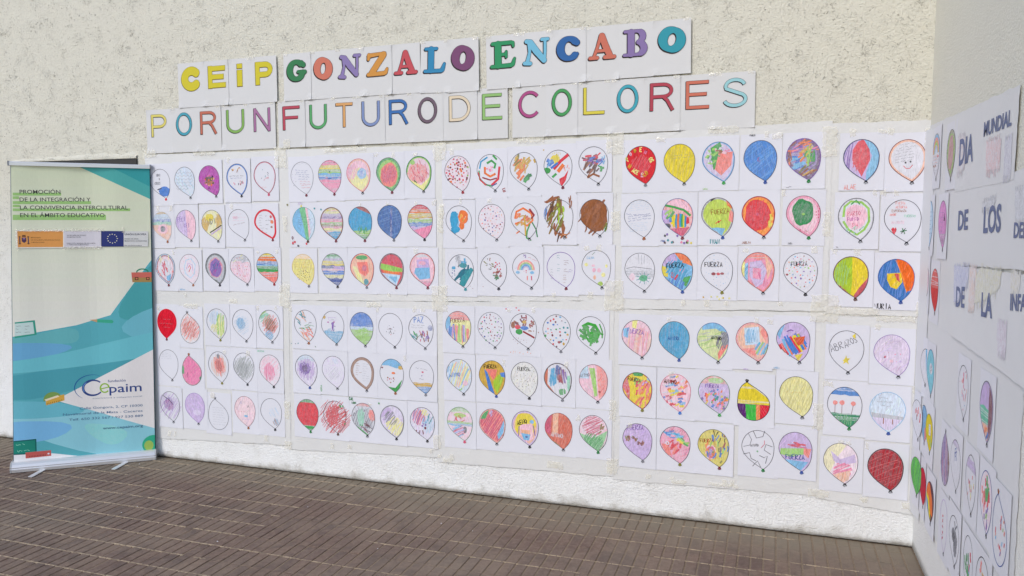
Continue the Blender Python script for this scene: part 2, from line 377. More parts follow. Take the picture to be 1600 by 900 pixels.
def draw_balloon(art, cx, top, kx, kz, rx, ops, rnd, inv=False):
    shp = balloon_shape(cx, top, kx, kz, rx, inv)
    zmin = min(p[1] for p in shp); zmax = max(p[1] for p in shp)
    U = lambda u, v: (cx+u*rx, zmin+(v+1)/2*(zmax-zmin)); rz = (zmax-zmin)/2
    solid = any(o[0] == 'T' and o[2] >= .84 for o in ops)
    kc, oc, ow = 'lgrey', 'grey', .0025
    if not any(o[0] == 'O' for o in ops): oc = (72, 70, 78)
    for o in ops:
        k = o[0]
        if k == 'K': kc = o[1]
        elif k == 'O': oc, ow = o[1], o[2]
        elif k == 'T':
            art.poly(shp, cc(o[1], o[2]))
            if .3 < o[2] and o[1] != 'white':
                base = COL[o[1]] if isinstance(o[1], str) else o[1]; an = rnd.uniform(.7, 2.2)
                for i in range(34 if o[2] < .84 else 22):
                    t = rnd.uniform(0, 2*pi); r_ = math.sqrt(rnd.random()); p = U(.95*r_*cos(t), .05+.95*r_*sin(t)); l = rnd.uniform(.012, .035); a2 = an+rnd.uniform(-.35, .35)
                    kk = rnd.uniform(-1, 1); dv = 20 if o[2] >= .84 else 26
                    colr = tuple(max(10, min(238, q+kk*dv+rnd.uniform(-12, 12))) for q in base)
                    art.line([(p[0]-cos(a2)*l, p[1]-sin(a2)*l), (p[0], p[1]+rnd.uniform(-.002, .002)), (p[0]+cos(a2)*l, p[1]+sin(a2)*l)], rnd.uniform(.0018, .0042), cc(colr, max(o[2], .8)), shp)
        elif k == 'B':
            _, v0, v1, c, a, wob = o; v0, v1 = min(v0, v1), max(v0, v1); n = 8
            pts = [U(-1.1+2.2*i/n, v0+(rnd.uniform(-wob, wob) if v0 > -1 else 0)) for i in range(n+1)]+[U(1.1-2.2*i/n, v1+(rnd.uniform(-wob, wob) if v1 < 1 else 0)) for i in range(n+1)]
            art.poly(pts, cc(c, a), shp)
            for i in range(5):
                v = rnd.uniform(v0, v1); art.line([U(-1.1, v+rnd.uniform(-.05, .05)), U(1.1, v+rnd.uniform(-.05, .05))], .004, cc(tuple(int(q*.86) for q in COL[c]) if isinstance(c, str) else c, .5), shp)
        elif k == 'H':
            _, c, ang, n, w_, reg, a = o; a = max(a, .88) if solid else a; u, v, ru, rv = reg or (0, 0, 1.05, 1.05); x0, z0 = U(u, v); A1, B1 = ru*rx, rv*rz; an = radians(ang)
            cs = c if isinstance(c, (list, tuple)) and not isinstance(c[0], int) else [c]
            dx, dz = cos(an), sin(an)
            for i in range(n):
                t = (i+.5+rnd.uniform(-.5, .5))/n*2-1
                hw = math.sqrt(max(0, 1-t*t)); nx, nz = -dz, dx
                Rn = 1/math.sqrt((nx/A1)**2+(nz/B1)**2); Rd = 1/math.sqrt((dx/A1)**2+(dz/B1)**2)
                Rn = math.hypot(nx*A1, nz*B1)
                ax, az = x0+nx*Rn*t, z0+nz*Rn*t
                s0, s1 = -Rd*hw*rnd.uniform(.75, 1.08), Rd*hw*rnd.uniform(.75, 1.08); wb = rnd.uniform(-.12, .12)
                d2x, d2z = cos(an+wb), sin(an+wb)
                art.line([(ax+d2x*s0, az+d2z*s0), (ax+d2x*(s0+s1)/2+nx*.002, az+d2z*(s0+s1)/2+nz*.002), (ax+d2x*s1, az+d2z*s1)], w_*rnd.uniform(.6, 1.3), cc(rnd.choice(cs), a), shp if not (reg and ru > 1.15) else None)
        elif k == 'E':
            _, u, v, ru, rv, c, a = o; x0, z0 = U(u, v); art.disc(x0, z0, ru*rx, rv*rz, cc(c, a), 18, .09, shp, rnd)
        elif k == 'R':
            _, w_, c, a = o
            q = [(cx+(x-cx)*(1-w_/2/rx), (zmin+zmax)/2+(z-(zmin+zmax)/2)*(1-w_/2/rz)) for x, z in shp]
            art.line(q, w_, cc(c, a), None, True)
        elif k == 'D':
            _, n, cols, s_, reg = o; u, v, ru, rv = reg or (0, .05, .86, .86); i = 0
            pts = []
            while i < n:
                i += 1; best = None
                for _t in range(8):
                    a = rnd.uniform(0, 2*pi); r = math.sqrt(rnd.random()); p = U(u+ru*r*cos(a), v+rv*r*sin(a))
                    if not reg and clip_seg((p[0]-.001, p[1]), (p[0]+.001, p[1]), shp) is None: continue
                    d = min([math.hypot(p[0]-q[0], p[1]-q[1]) for q in pts] or [1])
                    if best is None or d > best[0]: best = (d, p)
                if best: pts.append(best[1]); rr = s_*rnd.uniform(.6, 1.3); art.disc(best[1][0], best[1][1], rr, rr*rnd.uniform(.7, 1.3), cc(rnd.choice(cols), .95), 8, .2, None, rnd)
        elif k == 'S':
            _, n, cols, l, w_, ang, reg, a, out = o; u, v, ru, rv = reg or (0, .05, .9, .9)
            for i in range(n):
                t = rnd.uniform(0, 2*pi); r = math.sqrt(rnd.random()); p = U(u+ru*r*cos(t), v+rv*r*sin(t)); an = radians(ang+rnd.uniform(-22, 22)) if ang is not None else rnd.uniform(0, pi)
                ll = l*rnd.uniform(.5, 1.2)/2; bx, bz = -sin(an)*ll*rnd.uniform(-.3, .3), cos(an)*ll*rnd.uniform(-.3, .3)
                ww = w_*rnd.uniform(.6, 1.3)
                pts = [(p[0]-cos(an)*ll, p[1]-sin(an)*ll), (p[0]+bx, p[1]+bz), (p[0]+cos(an)*ll, p[1]+sin(an)*ll)]
                col = cc(rnd.choice(cols), a)
                if out: art.line(pts, [ww*.5, ww, ww*.6], col)
                else:
                    art.line(pts, ww, col, shp)
        elif k == 'X':
            _, t, u, v, h, c, ang, wd = o; x0, z0 = U(u, v); write(art, t, x0, z0, h, cc(c), radians(ang), wd, rnd)
        elif k == 'Q':
            _, n, u0, u1, v0, v1, c, ang = o
            for i in range(n):
                v = v0+(v1-v0)*(i/(n-1) if n > 1 else 0); x0, z0 = U(u0+rnd.uniform(0, .08), v); x1, _z = U(u1-rnd.uniform(0, .15), v)
                squig(art, x0, x1, z0, .006, cc(c, .75), .0017, rnd, math.tan(radians(ang)))
        elif k == 'P':
            pg = [U(*p) for p in o[1]]; art.poly(pg, cc(o[2], o[3]), shp); base = COL[o[2]] if isinstance(o[2], str) else o[2]
            ar2 = sum(pg[i-1][0]*pg[i][1]-pg[i][0]*pg[i-1][1] for i in range(len(pg)))
            hull = pg if ar2 > 0 else pg[::-1]; inn = clip_poly(hull, shp)
            if len(inn) > 2 and abs(ar2) > .0006:
                x0 = min(p[0] for p in inn); x1 = max(p[0] for p in inn); z0 = min(p[1] for p in inn); z1 = max(p[1] for p in inn); an = rnd.uniform(.6, 2.4)
                for i in range(12):
                    px, pz = rnd.uniform(x0, x1), rnd.uniform(z0, z1); l = rnd.uniform(.01, .03); kk = rnd.uniform(-1, 1)*24; q = ((px-cos(an)*l, pz-sin(an)*l), (px+cos(an)*l, pz+sin(an)*l))
                    sg = clip_seg(q[0], q[1], hull)
                    if sg: sg = clip_seg(sg[0], sg[1], shp)
                    if sg: art.line(list(sg), rnd.uniform(.002, .0042), cc(tuple(max(8, min(240, c_+kk+rnd.uniform(-10, 10))) for c_ in base), .9))
        elif k == 'L': art.line([U(*p) for p in o[1]], o[3], cc(o[2], .95))
        elif k == 'A':
            _, u, v, r, cols, w_ = o; x0, z0 = U(u, v)
            for i, c in enumerate(cols):
                rr = r-i*w_; art.line([(x0+rr*cos(pi*j/12), z0+rr*1.1*sin(pi*j/12)) for j in range(13)], w_, cc(c, .8))
    art.y += 2e-5
    art.line(shp, ow, cc(oc), None, True)
    s = -1 if inv else 1
    art.poly([(kx-.0045, kz+.001), (kx-.0105, kz-s*.012), (kx-.003, kz-s*.0185), (kx+.0105, kz-s*.013), (kx+.0045, kz+.001)][::s], cc('black' if kc == 'lgrey' else kc))
    art.disc(kx, kz-s*.0120, .0080, .0050, cc(kc, .9), 10, .1, None, rnd)
    if kc == 'lgrey': art.line([(kx-.009, kz-s*.009), (kx, kz-s*.013), (kx+.009, kz-s*.009)], .0018, cc('black'))
exec_order = []

# ------------------------------------------------------------------ the setting: walls and paving
def wall_mesh(name, a0, a1, z0, z1, st, amp, mt, loc, rz, seed, skirt=.25):
    nx = int((a1-a0)/st); nz = int((z1-z0)/st); V = []; F = []
    for j in range(nz+1):
        z = z0+(z1-z0)*j/nz
        for i in range(nx+1):
            x = a0+(a1-a0)*i/nx
            d = noise.noise((x*2+seed, z*2, 3))*.8+noise.noise((x*9+seed, z*9, 7))*.55+noise.noise((x*30, z*30, seed))*.4
            V.append((x, -amp*d, z))
    for j in range(nz):
        for i in range(nx):
            k = j*(nx+1)+i; F.append((k, k+1, k+nx+2, k+nx+1))
    n = len(V); V += [(a0, skirt, z0), (a1, skirt, z0), (a1, skirt, z1), (a0, skirt, z1)]
    tr = nz*(nx+1)
    F += [(n+1, n, n+3, n+2), tuple([tr+i for i in range(nx+1)]+[n+2, n+3]), tuple([n, n+1]+[nx-i for i in range(nx+1)])]
    F += [tuple([j*(nx+1)+nx for j in range(nz+1)][::-1]+[n+1, n+2][::1])] if False else []
    o = mesh_obj(name, V, F, mt, None, True); o.location = loc; o.rotation_euler = (0, 0, rz)
    for p in list(o.data.polygons)[-3:]: p.use_smooth = False
    return o
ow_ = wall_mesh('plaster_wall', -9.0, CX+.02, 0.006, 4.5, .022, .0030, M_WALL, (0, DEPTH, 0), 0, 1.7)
tag(ow_, 'long wall of rough cream plaster behind all the posters, with brighter light painted in below', 'wall')
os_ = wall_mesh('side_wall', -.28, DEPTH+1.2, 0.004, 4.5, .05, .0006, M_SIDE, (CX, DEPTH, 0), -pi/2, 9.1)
tag(os_, 'smooth white painted side wall meeting the rough plaster wall at the right', 'wall')

rnd = random.Random(5)
g = mesh_obj('floor', [(-60, -60, -.0036), (60, -60, -.0036), (60, 60, -.0036), (-60, 60, -.0036)], [(0, 1, 2, 3)], M_JOINT)
tag(g, kind='structure')
XS, YS, XO, YO = .0597, .1485, -.001, DEPTH-.088
bars = []
for i in range(-132, 13):
    for j in range(0, 34):
        x0 = XO+XS*(i-1)+.0038; x1 = XO+XS*i-.0038; y1 = YO-YS*(j-1)-.0022; y0 = YO-YS*j+.0022
        y1 = min(y1, DEPTH-.004); x1 = min(x1, CX-.003)
        if x1-x0 < .01: continue
        d = Vector(((x0+x1)/2, (y0+y1)/2, -EYE)); z = d.dot(fw); vis = False
        if z > .1:
            px = 800+FOC*d.dot(rt)/z; py = 450-FOC*d.dot(up)/z; vis = -5 < px < 1445 and py < 903
        bars.append((not vis, z if vis else 99, x0, x1, y0, y1))
bars.sort()
def bar_shape(mb, x0, x1, y0, y1, dz, tx=0):
    n = len(mb.V); b = .0028; zb = -.0046
    for k, z in ((0, zb), (0, -b*.7+dz), (b, dz)):
        mb.V += [(x, y, z+(tx*(x-x0) if z > zb else 0)) for x, y in ((x0+k, y0+k*.4), (x1-k, y0+k*.4), (x1-k, y1-k*.4), (x0+k, y1-k*.4))]
    mb.F.append((n+8, n+9, n+10, n+11))
    for q in (0, 4): mb.F += [(n+q+i, n+q+(i+1) % 4, n+q+4+(i+1) % 4, n+q+4+i) for i in range(4)]
rest = MB(); shared = {}
for k, (hid, zz, x0, x1, y0, y1) in enumerate(bars):
    dz = rnd.uniform(-.0012, .0012); jx = rnd.uniform(-.0009, .0009)
    if k < 300:
        kk = (round(x1-x0, 3), round(y1-y0, 3), k % 5)
        o = bpy.data.objects.new('paving_bar', None) if False else None
        if kk not in shared:
            mb = MB(); bar_shape(mb, 0, x1-x0, 0, y1-y0, 0, (k % 5-2)*.006); o = mb.build('paving_bar', M_TILE, g); shared[kk] = o.data
        else:
            o = bpy.data.objects.new('paving_bar', shared[kk]); C.objects.link(o); o.parent = g
        o.location = (x0+jx, y0, dz)
    else:
        bar_shape(rest, x0+jx, x1+jx, y0, y1, dz, rnd.uniform(-.01, .01))
tag(rest.build('paving_bars', M_TILE, g), kind='stuff')
# pale mortar standing in the cross joints
mt = MB()
for j in range(0, 34):
    y = YO-YS*j
    if not 0 <= j < 30: continue
    x = -8.0
    while x < CX-.05:
        l = rnd.uniform(.03, .08); strong = noise.noise((x*.6, j*.9, 2)) + (.55 if x < -2.6 and j > 2 else -.05)
        if strong > -.12 and rnd.random() < .95:
            hw = rnd.uniform(.0026, .0046) if x < -2.2 else rnd.uniform(.0014, .0026)
            mt.box(x, x+l-.004, y-hw, y+hw, -.0030, rnd.uniform(.0006, .0018))
        x += l
tag(mt.build('joint_mortar', M_MORTAR, g), kind='stuff')
# crumbs of plaster and dirt along the wall foot and on the paving
cr = MB()
for i in range(420):
    if i < 300: x = rnd.uniform(-5.5, CX-.02); y = DEPTH-abs(rnd.gauss(0, .012))-.006; s = rnd.uniform(.002, .006)
    else: x = rnd.uniform(-4.6, .6); y = rnd.uniform(2.3, DEPTH); s = rnd.uniform(.001, .0028)
    n = len(cr.V); z = 0
    cr.V += [(x+s*rnd.uniform(.5, 1)*cos(a), y+s*rnd.uniform(.5, 1)*sin(a), z) for a in (0, 1.3, 2.6, 3.9, 5.2)]+[(x, y, z+s*rnd.uniform(.6, 1.3))]
    cr.F += [(n+k, n+(k+1) % 5, n+5) for k in range(5)]
tag(cr.build('grit', mat('grit', .95, (.25, .2, .14, 1))[0], g), kind='stuff')
bt = MB()
for i in range(14):
    x = rnd.uniform(-4.2, .5); y = rnd.uniform(2.4, 4.1); s = rnd.uniform(.003, .006)
    n = len(bt.V); bt.V += [(x-s, y, .001), (x, y-s*.6, .001), (x+s, y, .0016), (x, y+s*.6, .003)]; bt.F.append((n, n+1, n+2, n+3))
tag(bt.build('paper_scraps', M_PAPER, g), kind='stuff')

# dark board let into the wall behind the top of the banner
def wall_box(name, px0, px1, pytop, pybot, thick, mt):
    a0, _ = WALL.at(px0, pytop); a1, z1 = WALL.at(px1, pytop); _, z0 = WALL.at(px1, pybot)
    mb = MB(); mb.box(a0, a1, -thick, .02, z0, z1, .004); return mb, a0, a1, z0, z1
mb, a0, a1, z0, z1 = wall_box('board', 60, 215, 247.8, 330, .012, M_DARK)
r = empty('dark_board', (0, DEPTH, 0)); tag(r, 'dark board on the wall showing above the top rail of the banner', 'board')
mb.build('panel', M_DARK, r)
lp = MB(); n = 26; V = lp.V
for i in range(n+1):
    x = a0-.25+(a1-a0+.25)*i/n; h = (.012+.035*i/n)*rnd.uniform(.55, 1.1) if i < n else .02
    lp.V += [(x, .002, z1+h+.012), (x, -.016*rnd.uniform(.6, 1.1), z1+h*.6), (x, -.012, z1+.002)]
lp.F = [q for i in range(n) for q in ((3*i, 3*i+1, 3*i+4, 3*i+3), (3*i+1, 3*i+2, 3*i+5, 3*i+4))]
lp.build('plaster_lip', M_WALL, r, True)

# ------------------------------------------------------------------ posters and tape
def quad_sheet(name, plane, px4, off, mt, parent_xf, nx=26, nz=20, amp=.003, seed=0, rag=.003):
    # px4: top-left, top-right, bottom-right, bottom-left in the photograph
    q = [plane.at(*p) for p in px4]; r = random.Random(seed)
    cx = sum(p[0] for p in q)/4; zb = min(p[1] for p in q)
    V = []; F = []
    for j in range(nz+1):
        t = j/nz
        for i in range(nx+1):
            s = i/nx
            a = (q[0][0]*(1-s)+q[1][0]*s)*(1-t)+(q[3][0]*(1-s)+q[2][0]*s)*t
            b = (q[0][1]*(1-s)+q[1][1]*s)*(1-t)+(q[3][1]*(1-s)+q[2][1]*s)*t
            edge = min(i, nx-i, j, nz-j)
            if edge == 0: a += r.uniform(-rag, rag); b += r.uniform(-rag, rag)
            d = amp*(noise.noise((a*5+seed, b*5, seed))*.7+noise.noise((a*16, b*11+seed, 4))*.5)*(1 if edge < 3 else .5)
            if j >= nz-2: d += amp*1.0*abs(noise.noise((a*7, 3, seed)))
            V.append((a-cx, -off-d, b-zb))
    for j in range(nz):
        for i in range(nx): k = j*(nx+1)+i; F.append((k+nx+1, k+nx+2, k+1, k))
    wx = plane.world(cx, zb); e = empty(name, wx, plane.rz)
    mesh_obj('backing_sheet', V, F, mt, e, True); e['zb'] = zb; e['ca'] = cx; del e['zb'], e['ca']
    return e, cx, zb
def tape_patch(plane, px, py, wa, hb, off, parent, cx, zb, seed, mt=None, amp=.006, name='tape', ang=0):
    r = random.Random(seed); a0, b0 = plane.at(px, py); nx = max(3, int(wa/.012)); nz = max(3, int(hb/.012)); V = []; F = []
    for j in range(nz+1):
        for i in range(nx+1):
            u = (i/nx-.5)*wa; v = (j/nz-.5)*hb; e = 1 if min(i, nx-i, j, nz-j) else 0
            x = u*cos(ang)-v*sin(ang); z = u*sin(ang)+v*cos(ang)
            jx = r.uniform(-.003, .003); jz = r.uniform(-.003, .003)
            if not e: jx *= 1.8; jz *= 1.8
            V.append((a0+x+jx-cx, -off-(r.random()*amp*.8+abs(noise.noise((u*28+seed, v*28, seed)))*amp if e else r.random()*amp*.25), b0+z+jz-zb))
    for j in range(nz):
        for i in range(nx):
            k = j*(nx+1)+i
            F += [(k, k+1, k+nx+2), (k, k+nx+2, k+nx+1)] if r.random() < .5 else [(k, k+1, k+nx+1), (k+1, k+nx+2, k+nx+1)]
    return mesh_obj(name, V, F, mt or M_TAPE, parent)
GP = 'white posters covered with balloon drawings'
POST = {}
pdata = [
 ('A', 'upper banner-side poster', 'white poster sheet of fifteen balloon drawings beside the top of the banner', [(229, 243), (446, 236), (448, 467), (236, 468)]),
 ('B', 'lower banner-side poster', 'white poster sheet of fifteen balloon drawings beside the lower half of the banner', [(238, 470), (449, 470), (453, 693), (247, 682)]),
 ('C', 'upper second poster', 'white poster sheet, upper one of the second column from the banner', [(449, 235), (691, 228), (688, 469), (451, 467)]),
 ('D', 'lower second poster', 'white poster sheet, lower one of the second column from the banner', [(453, 471), (686, 472), (682, 712), (456, 700)]),
 ('E', 'upper middle poster', 'white poster sheet with bright finger-painted balloons, upper one of the middle column', [(694, 226), (962, 214), (958, 468), (691, 469)]),
 ('F', 'lower middle poster', 'white poster sheet under the finger-painted one, its bottom edge hanging lowest left of centre', [(688, 473), (957, 471), (956, 742), (686, 719)]),
 ('G', 'upper fourth poster', 'white poster sheet with the red PODEMOS HACERLO balloon, under the word COLORES', [(967, 213), (1299, 189), (1289, 484), (962, 480)]),
 ('H', 'lower fourth poster', 'white poster sheet whose drawings include an upside-down balloon in yellow and stripes', [(960, 484), (1283, 489), (1276, 772), (960, 747)]),
 ('I', 'upper corner poster', 'white poster sheet of six balloons near the corner, with the name NURIA', [(1302, 194), (1456, 188), (1443, 494), (1292, 487)]),
 ('J', 'lower corner poster', 'white poster sheet of six balloons near the corner, with the word ABRAZOS', [(1287, 494), (1442, 498), (1429, 803), (1279, 776)])]
for i, (k, nm, lab, q) in enumerate(pdata):
    q2 = [(q[0][0]-2, q[0][1]-1), (q[1][0]+3, q[1][1]-1), (q[2][0]+3, q[2][1]+2), (q[3][0]-2, q[3][1]+2)]
    e, cx, zb = quad_sheet('poster', WALL, q2, .0054+.0014*((i+i//2) % 2), M_BACK, None, seed=i+3, amp=.0011)
    tag(e, lab, 'poster', GP); POST[k] = (e, cx, zb, q)
rt_ = random.Random(77)
tapes = [  # px, py, width m, height m
 ('A', 236, 240, .10, .05), ('A', 440, 246, .09, .13), ('A', 447, 350, .03, .10), ('A', 446, 462, .08, .15), ('A', 320, 240, .18, .025), ('B', 300, 478, .12, .03), ('B', 450, 640, .04, .12), ('B', 366, 470, .06, .03),
 ('C', 540, 234, .30, .025), ('C', 688, 238, .08, .10), ('C', 450, 225, .05, .06), ('C', 689, 345, .04, .14), ('C', 688, 466, .10, .16), ('D', 585, 476, .10, .03), ('D', 684, 690, .05, .09), ('D', 452, 695, .05, .05),
 ('E', 830, 219, .16, .03), ('E', 962, 224, .10, .12), ('E', 962, 345, .05, .11), ('E', 960, 462, .11, .17), ('E', 692, 330, .03, .09), ('F', 958, 640, .04, .12), ('F', 868, 726, .10, .04), ('F', 957, 728, .06, .09), ('F', 700, 718, .06, .03),
 ('G', 1130, 203, .16, .035), ('G', 1033, 219, .05, .025), ('G', 1296, 222, .07, .15), ('G', 1292, 350, .04, .12), ('G', 1288, 482, .13, .14), ('G', 1215, 213, .05, .03), ('H', 1130, 757, .16, .02), ('H', 1278, 650, .05, .14), ('H', 1060, 752, .08, .02),
 ('I', 1378, 206, .04, .02), ('I', 1452, 215, .04, .09), ('I', 1445, 483, .08, .07), ('I', 1340, 487, .2, .035), ('J', 1278, 770, .10, .04), ('J', 1420, 790, .07, .04), ('J', 1400, 498, .18, .03)]
for i, (k, px, py, wa, hb) in enumerate(tapes):
    e, cx, zb, q = POST[k]; tape_patch(WALL, px, py, wa, hb, 0.0122, e, cx, zb, i+50, amp=.0030)
for i, (k, (e, cx, zb, q)) in enumerate(POST.items()):
    # small shiny tabs at the tops of the drawings
    for j in range(9):
        s = rt_.random(); t = rt_.choice([.05, .37, .68, .97]); px = (q[0][0]*(1-s)+q[1][0]*s)*(1-t)+(q[3][0]*(1-s)+q[2][0]*s)*t; py = (q[0][1]*(1-s)+q[1][1]*s)*(1-t)+(q[3][1]*(1-s)+q[2][1]*s)*t
        tape_patch(WALL, px, py, rt_.uniform(.015, .03), rt_.uniform(.015, .04), .0120, e, cx, zb, i*31+j, amp=.002)

# ------------------------------------------------------------------ paper sheets
def paper(parent, w, h, rnd, mt, name='paper', curl=.003, extra=0):
    nx, nz = 10, 14; V = []; F = []; c = [rnd.uniform(0, curl) for _ in range(4)]
    for j in range(nz+1):
        for i in range(nx+1):
            s, t = i/nx, j/nz; x = (s-.5)*w; z = t*h
            d = 0
            for k, (cs, ct) in enumerate(((0, 0), (1, 0), (0, 1), (1, 1))):
                r_ = math.hypot(s-cs, (t-ct)*1.3)
                if r_ < .21: d += c[k]*(1-r_/.21)**1.5*(1 if k < 2 else .5)
            V.append((x, -d, z))
    n = len(V)
    for j in range(nz):
        for i in range(nx): k = j*(nx+1)+i; F.append((k, k+1, k+nx+2, k+nx+1))
    per = list(range(nx+1))+[(j+1)*(nx+1)+nx for j in range(nz)]+[nz*(nx+1)+nx-1-i for i in range(nx)]+[(nz-1-j)*(nx+1) for j in range(nz-1)]
    for p in per: V.append((V[p][0], V[p][1]+.0004, V[p][2]))
    m_ = len(per)
    for i in range(m_): F.append((per[(i+1) % m_], per[i], n+i, n+(i+1) % m_))
    return mesh_obj(name, V, F, mt, parent)
seq = [0]
def drawing(plane, cx_px, top, kx, ky, desc, ops, place, off=.0084, rx=.0825, inv=False, notes=(), w=.2075, h=None, group='balloon drawings stuck on the posters', xr=None):
    seq[0] += 1; rnd = random.Random(seq[0]*13+1)
    ac, bt_ = plane.at(cx_px, top); ak, bk = plane.at(kx, ky)
    if xr: al, _ = plane.at(xr[0], (top+ky)/2); ar, _ = plane.at(xr[1], (top+ky)/2); rx = min((ar-al)/2, .084); ac = al+rx; ak = min(ak, ac+.35*rx)
    s = -1 if inv else 1
    kz = bk+s*.016                      # attachment of knot
    lo, hi = min(bk, bt_), max(bk, bt_)
    hh = h or max(.288, hi-lo+.03); zb = (lo+hi)/2-hh/2; cax = ac+.003
    e = empty('balloon_drawing', plane.world(cax, zb, off+((seq[0] % 7)*.0002 if plane is WALL else (seq[0] % 23)*.00012)), plane.rz, rnd.uniform(-.005, .005))
    tag(e, desc+place, 'drawing', group)
    paper(e, w, hh, rnd, M_PAPER, curl=.0032 if plane is WALL else .0008)
    art = Art(.0006); draw_balloon(art, ac-cax, bt_-zb, ak-cax, kz-zb, rx, ops, rnd, inv)
    for nt_ in notes:                    # writing or marks beside the balloon, at positions on the sheet (fractions)
        if nt_[0] == 'X': _, t, u, v, hgt, c, ang, wd = nt_; write(art, t, (u-.5)*w, v*hh, hgt, cc(c), radians(ang), wd, rnd)
        elif nt_[0] == 'D':
            for i in range(nt_[1]): u, v = nt_[4]; art.disc((u+rnd.uniform(-.4, .4)-.5)*w, (v+rnd.uniform(-.03, .03))*hh, nt_[3], nt_[3]*1.1, cc(rnd.choice(nt_[2]), .9), 9, .2, None, rnd)
        elif nt_[0] == 'Q': squig(art, (nt_[2]-.5)*w, (nt_[3]-.5)*w, nt_[4]*hh, .006, cc(nt_[6]), .0017, rnd)
        elif nt_[0] == 'H':
            _, c, ang, n, w_, reg, a = nt_; u, v, ru, rv = reg; an = radians(ang)
            for i in range(n):
                x0 = (u+rnd.uniform(-ru, ru)-.5)*w; z0 = (v+rnd.uniform(-rv, rv))*hh; l = rnd.uniform(.012, .035); an2 = an+rnd.uniform(-.3, .3)
                art.line([(x0-cos(an2)*l, z0-sin(an2)*l), (x0+cos(an2)*l, z0+sin(an2)*l)], w_, cc(c, a))
    art.build('drawing_print', M_INK, e); return e
ROWN = (', top row,', ', middle row,', ', bottom row,')
def region(key, ox, oy, sc, rows):
    nm = {p[0]: p[1] for p in pdata}[key]
    for r_, row in enumerate(rows):
        for it in row:
            cx, top, kx, ky, desc, ops = it[:6]; notes = it[6] if len(it) > 6 else ()
            drawing(WALL, ox+cx/sc, oy+top/sc, ox+kx/sc, oy+ky/sc, desc, ops, ROWN[r_]+' '+nm, inv=(top > ky), notes=notes)

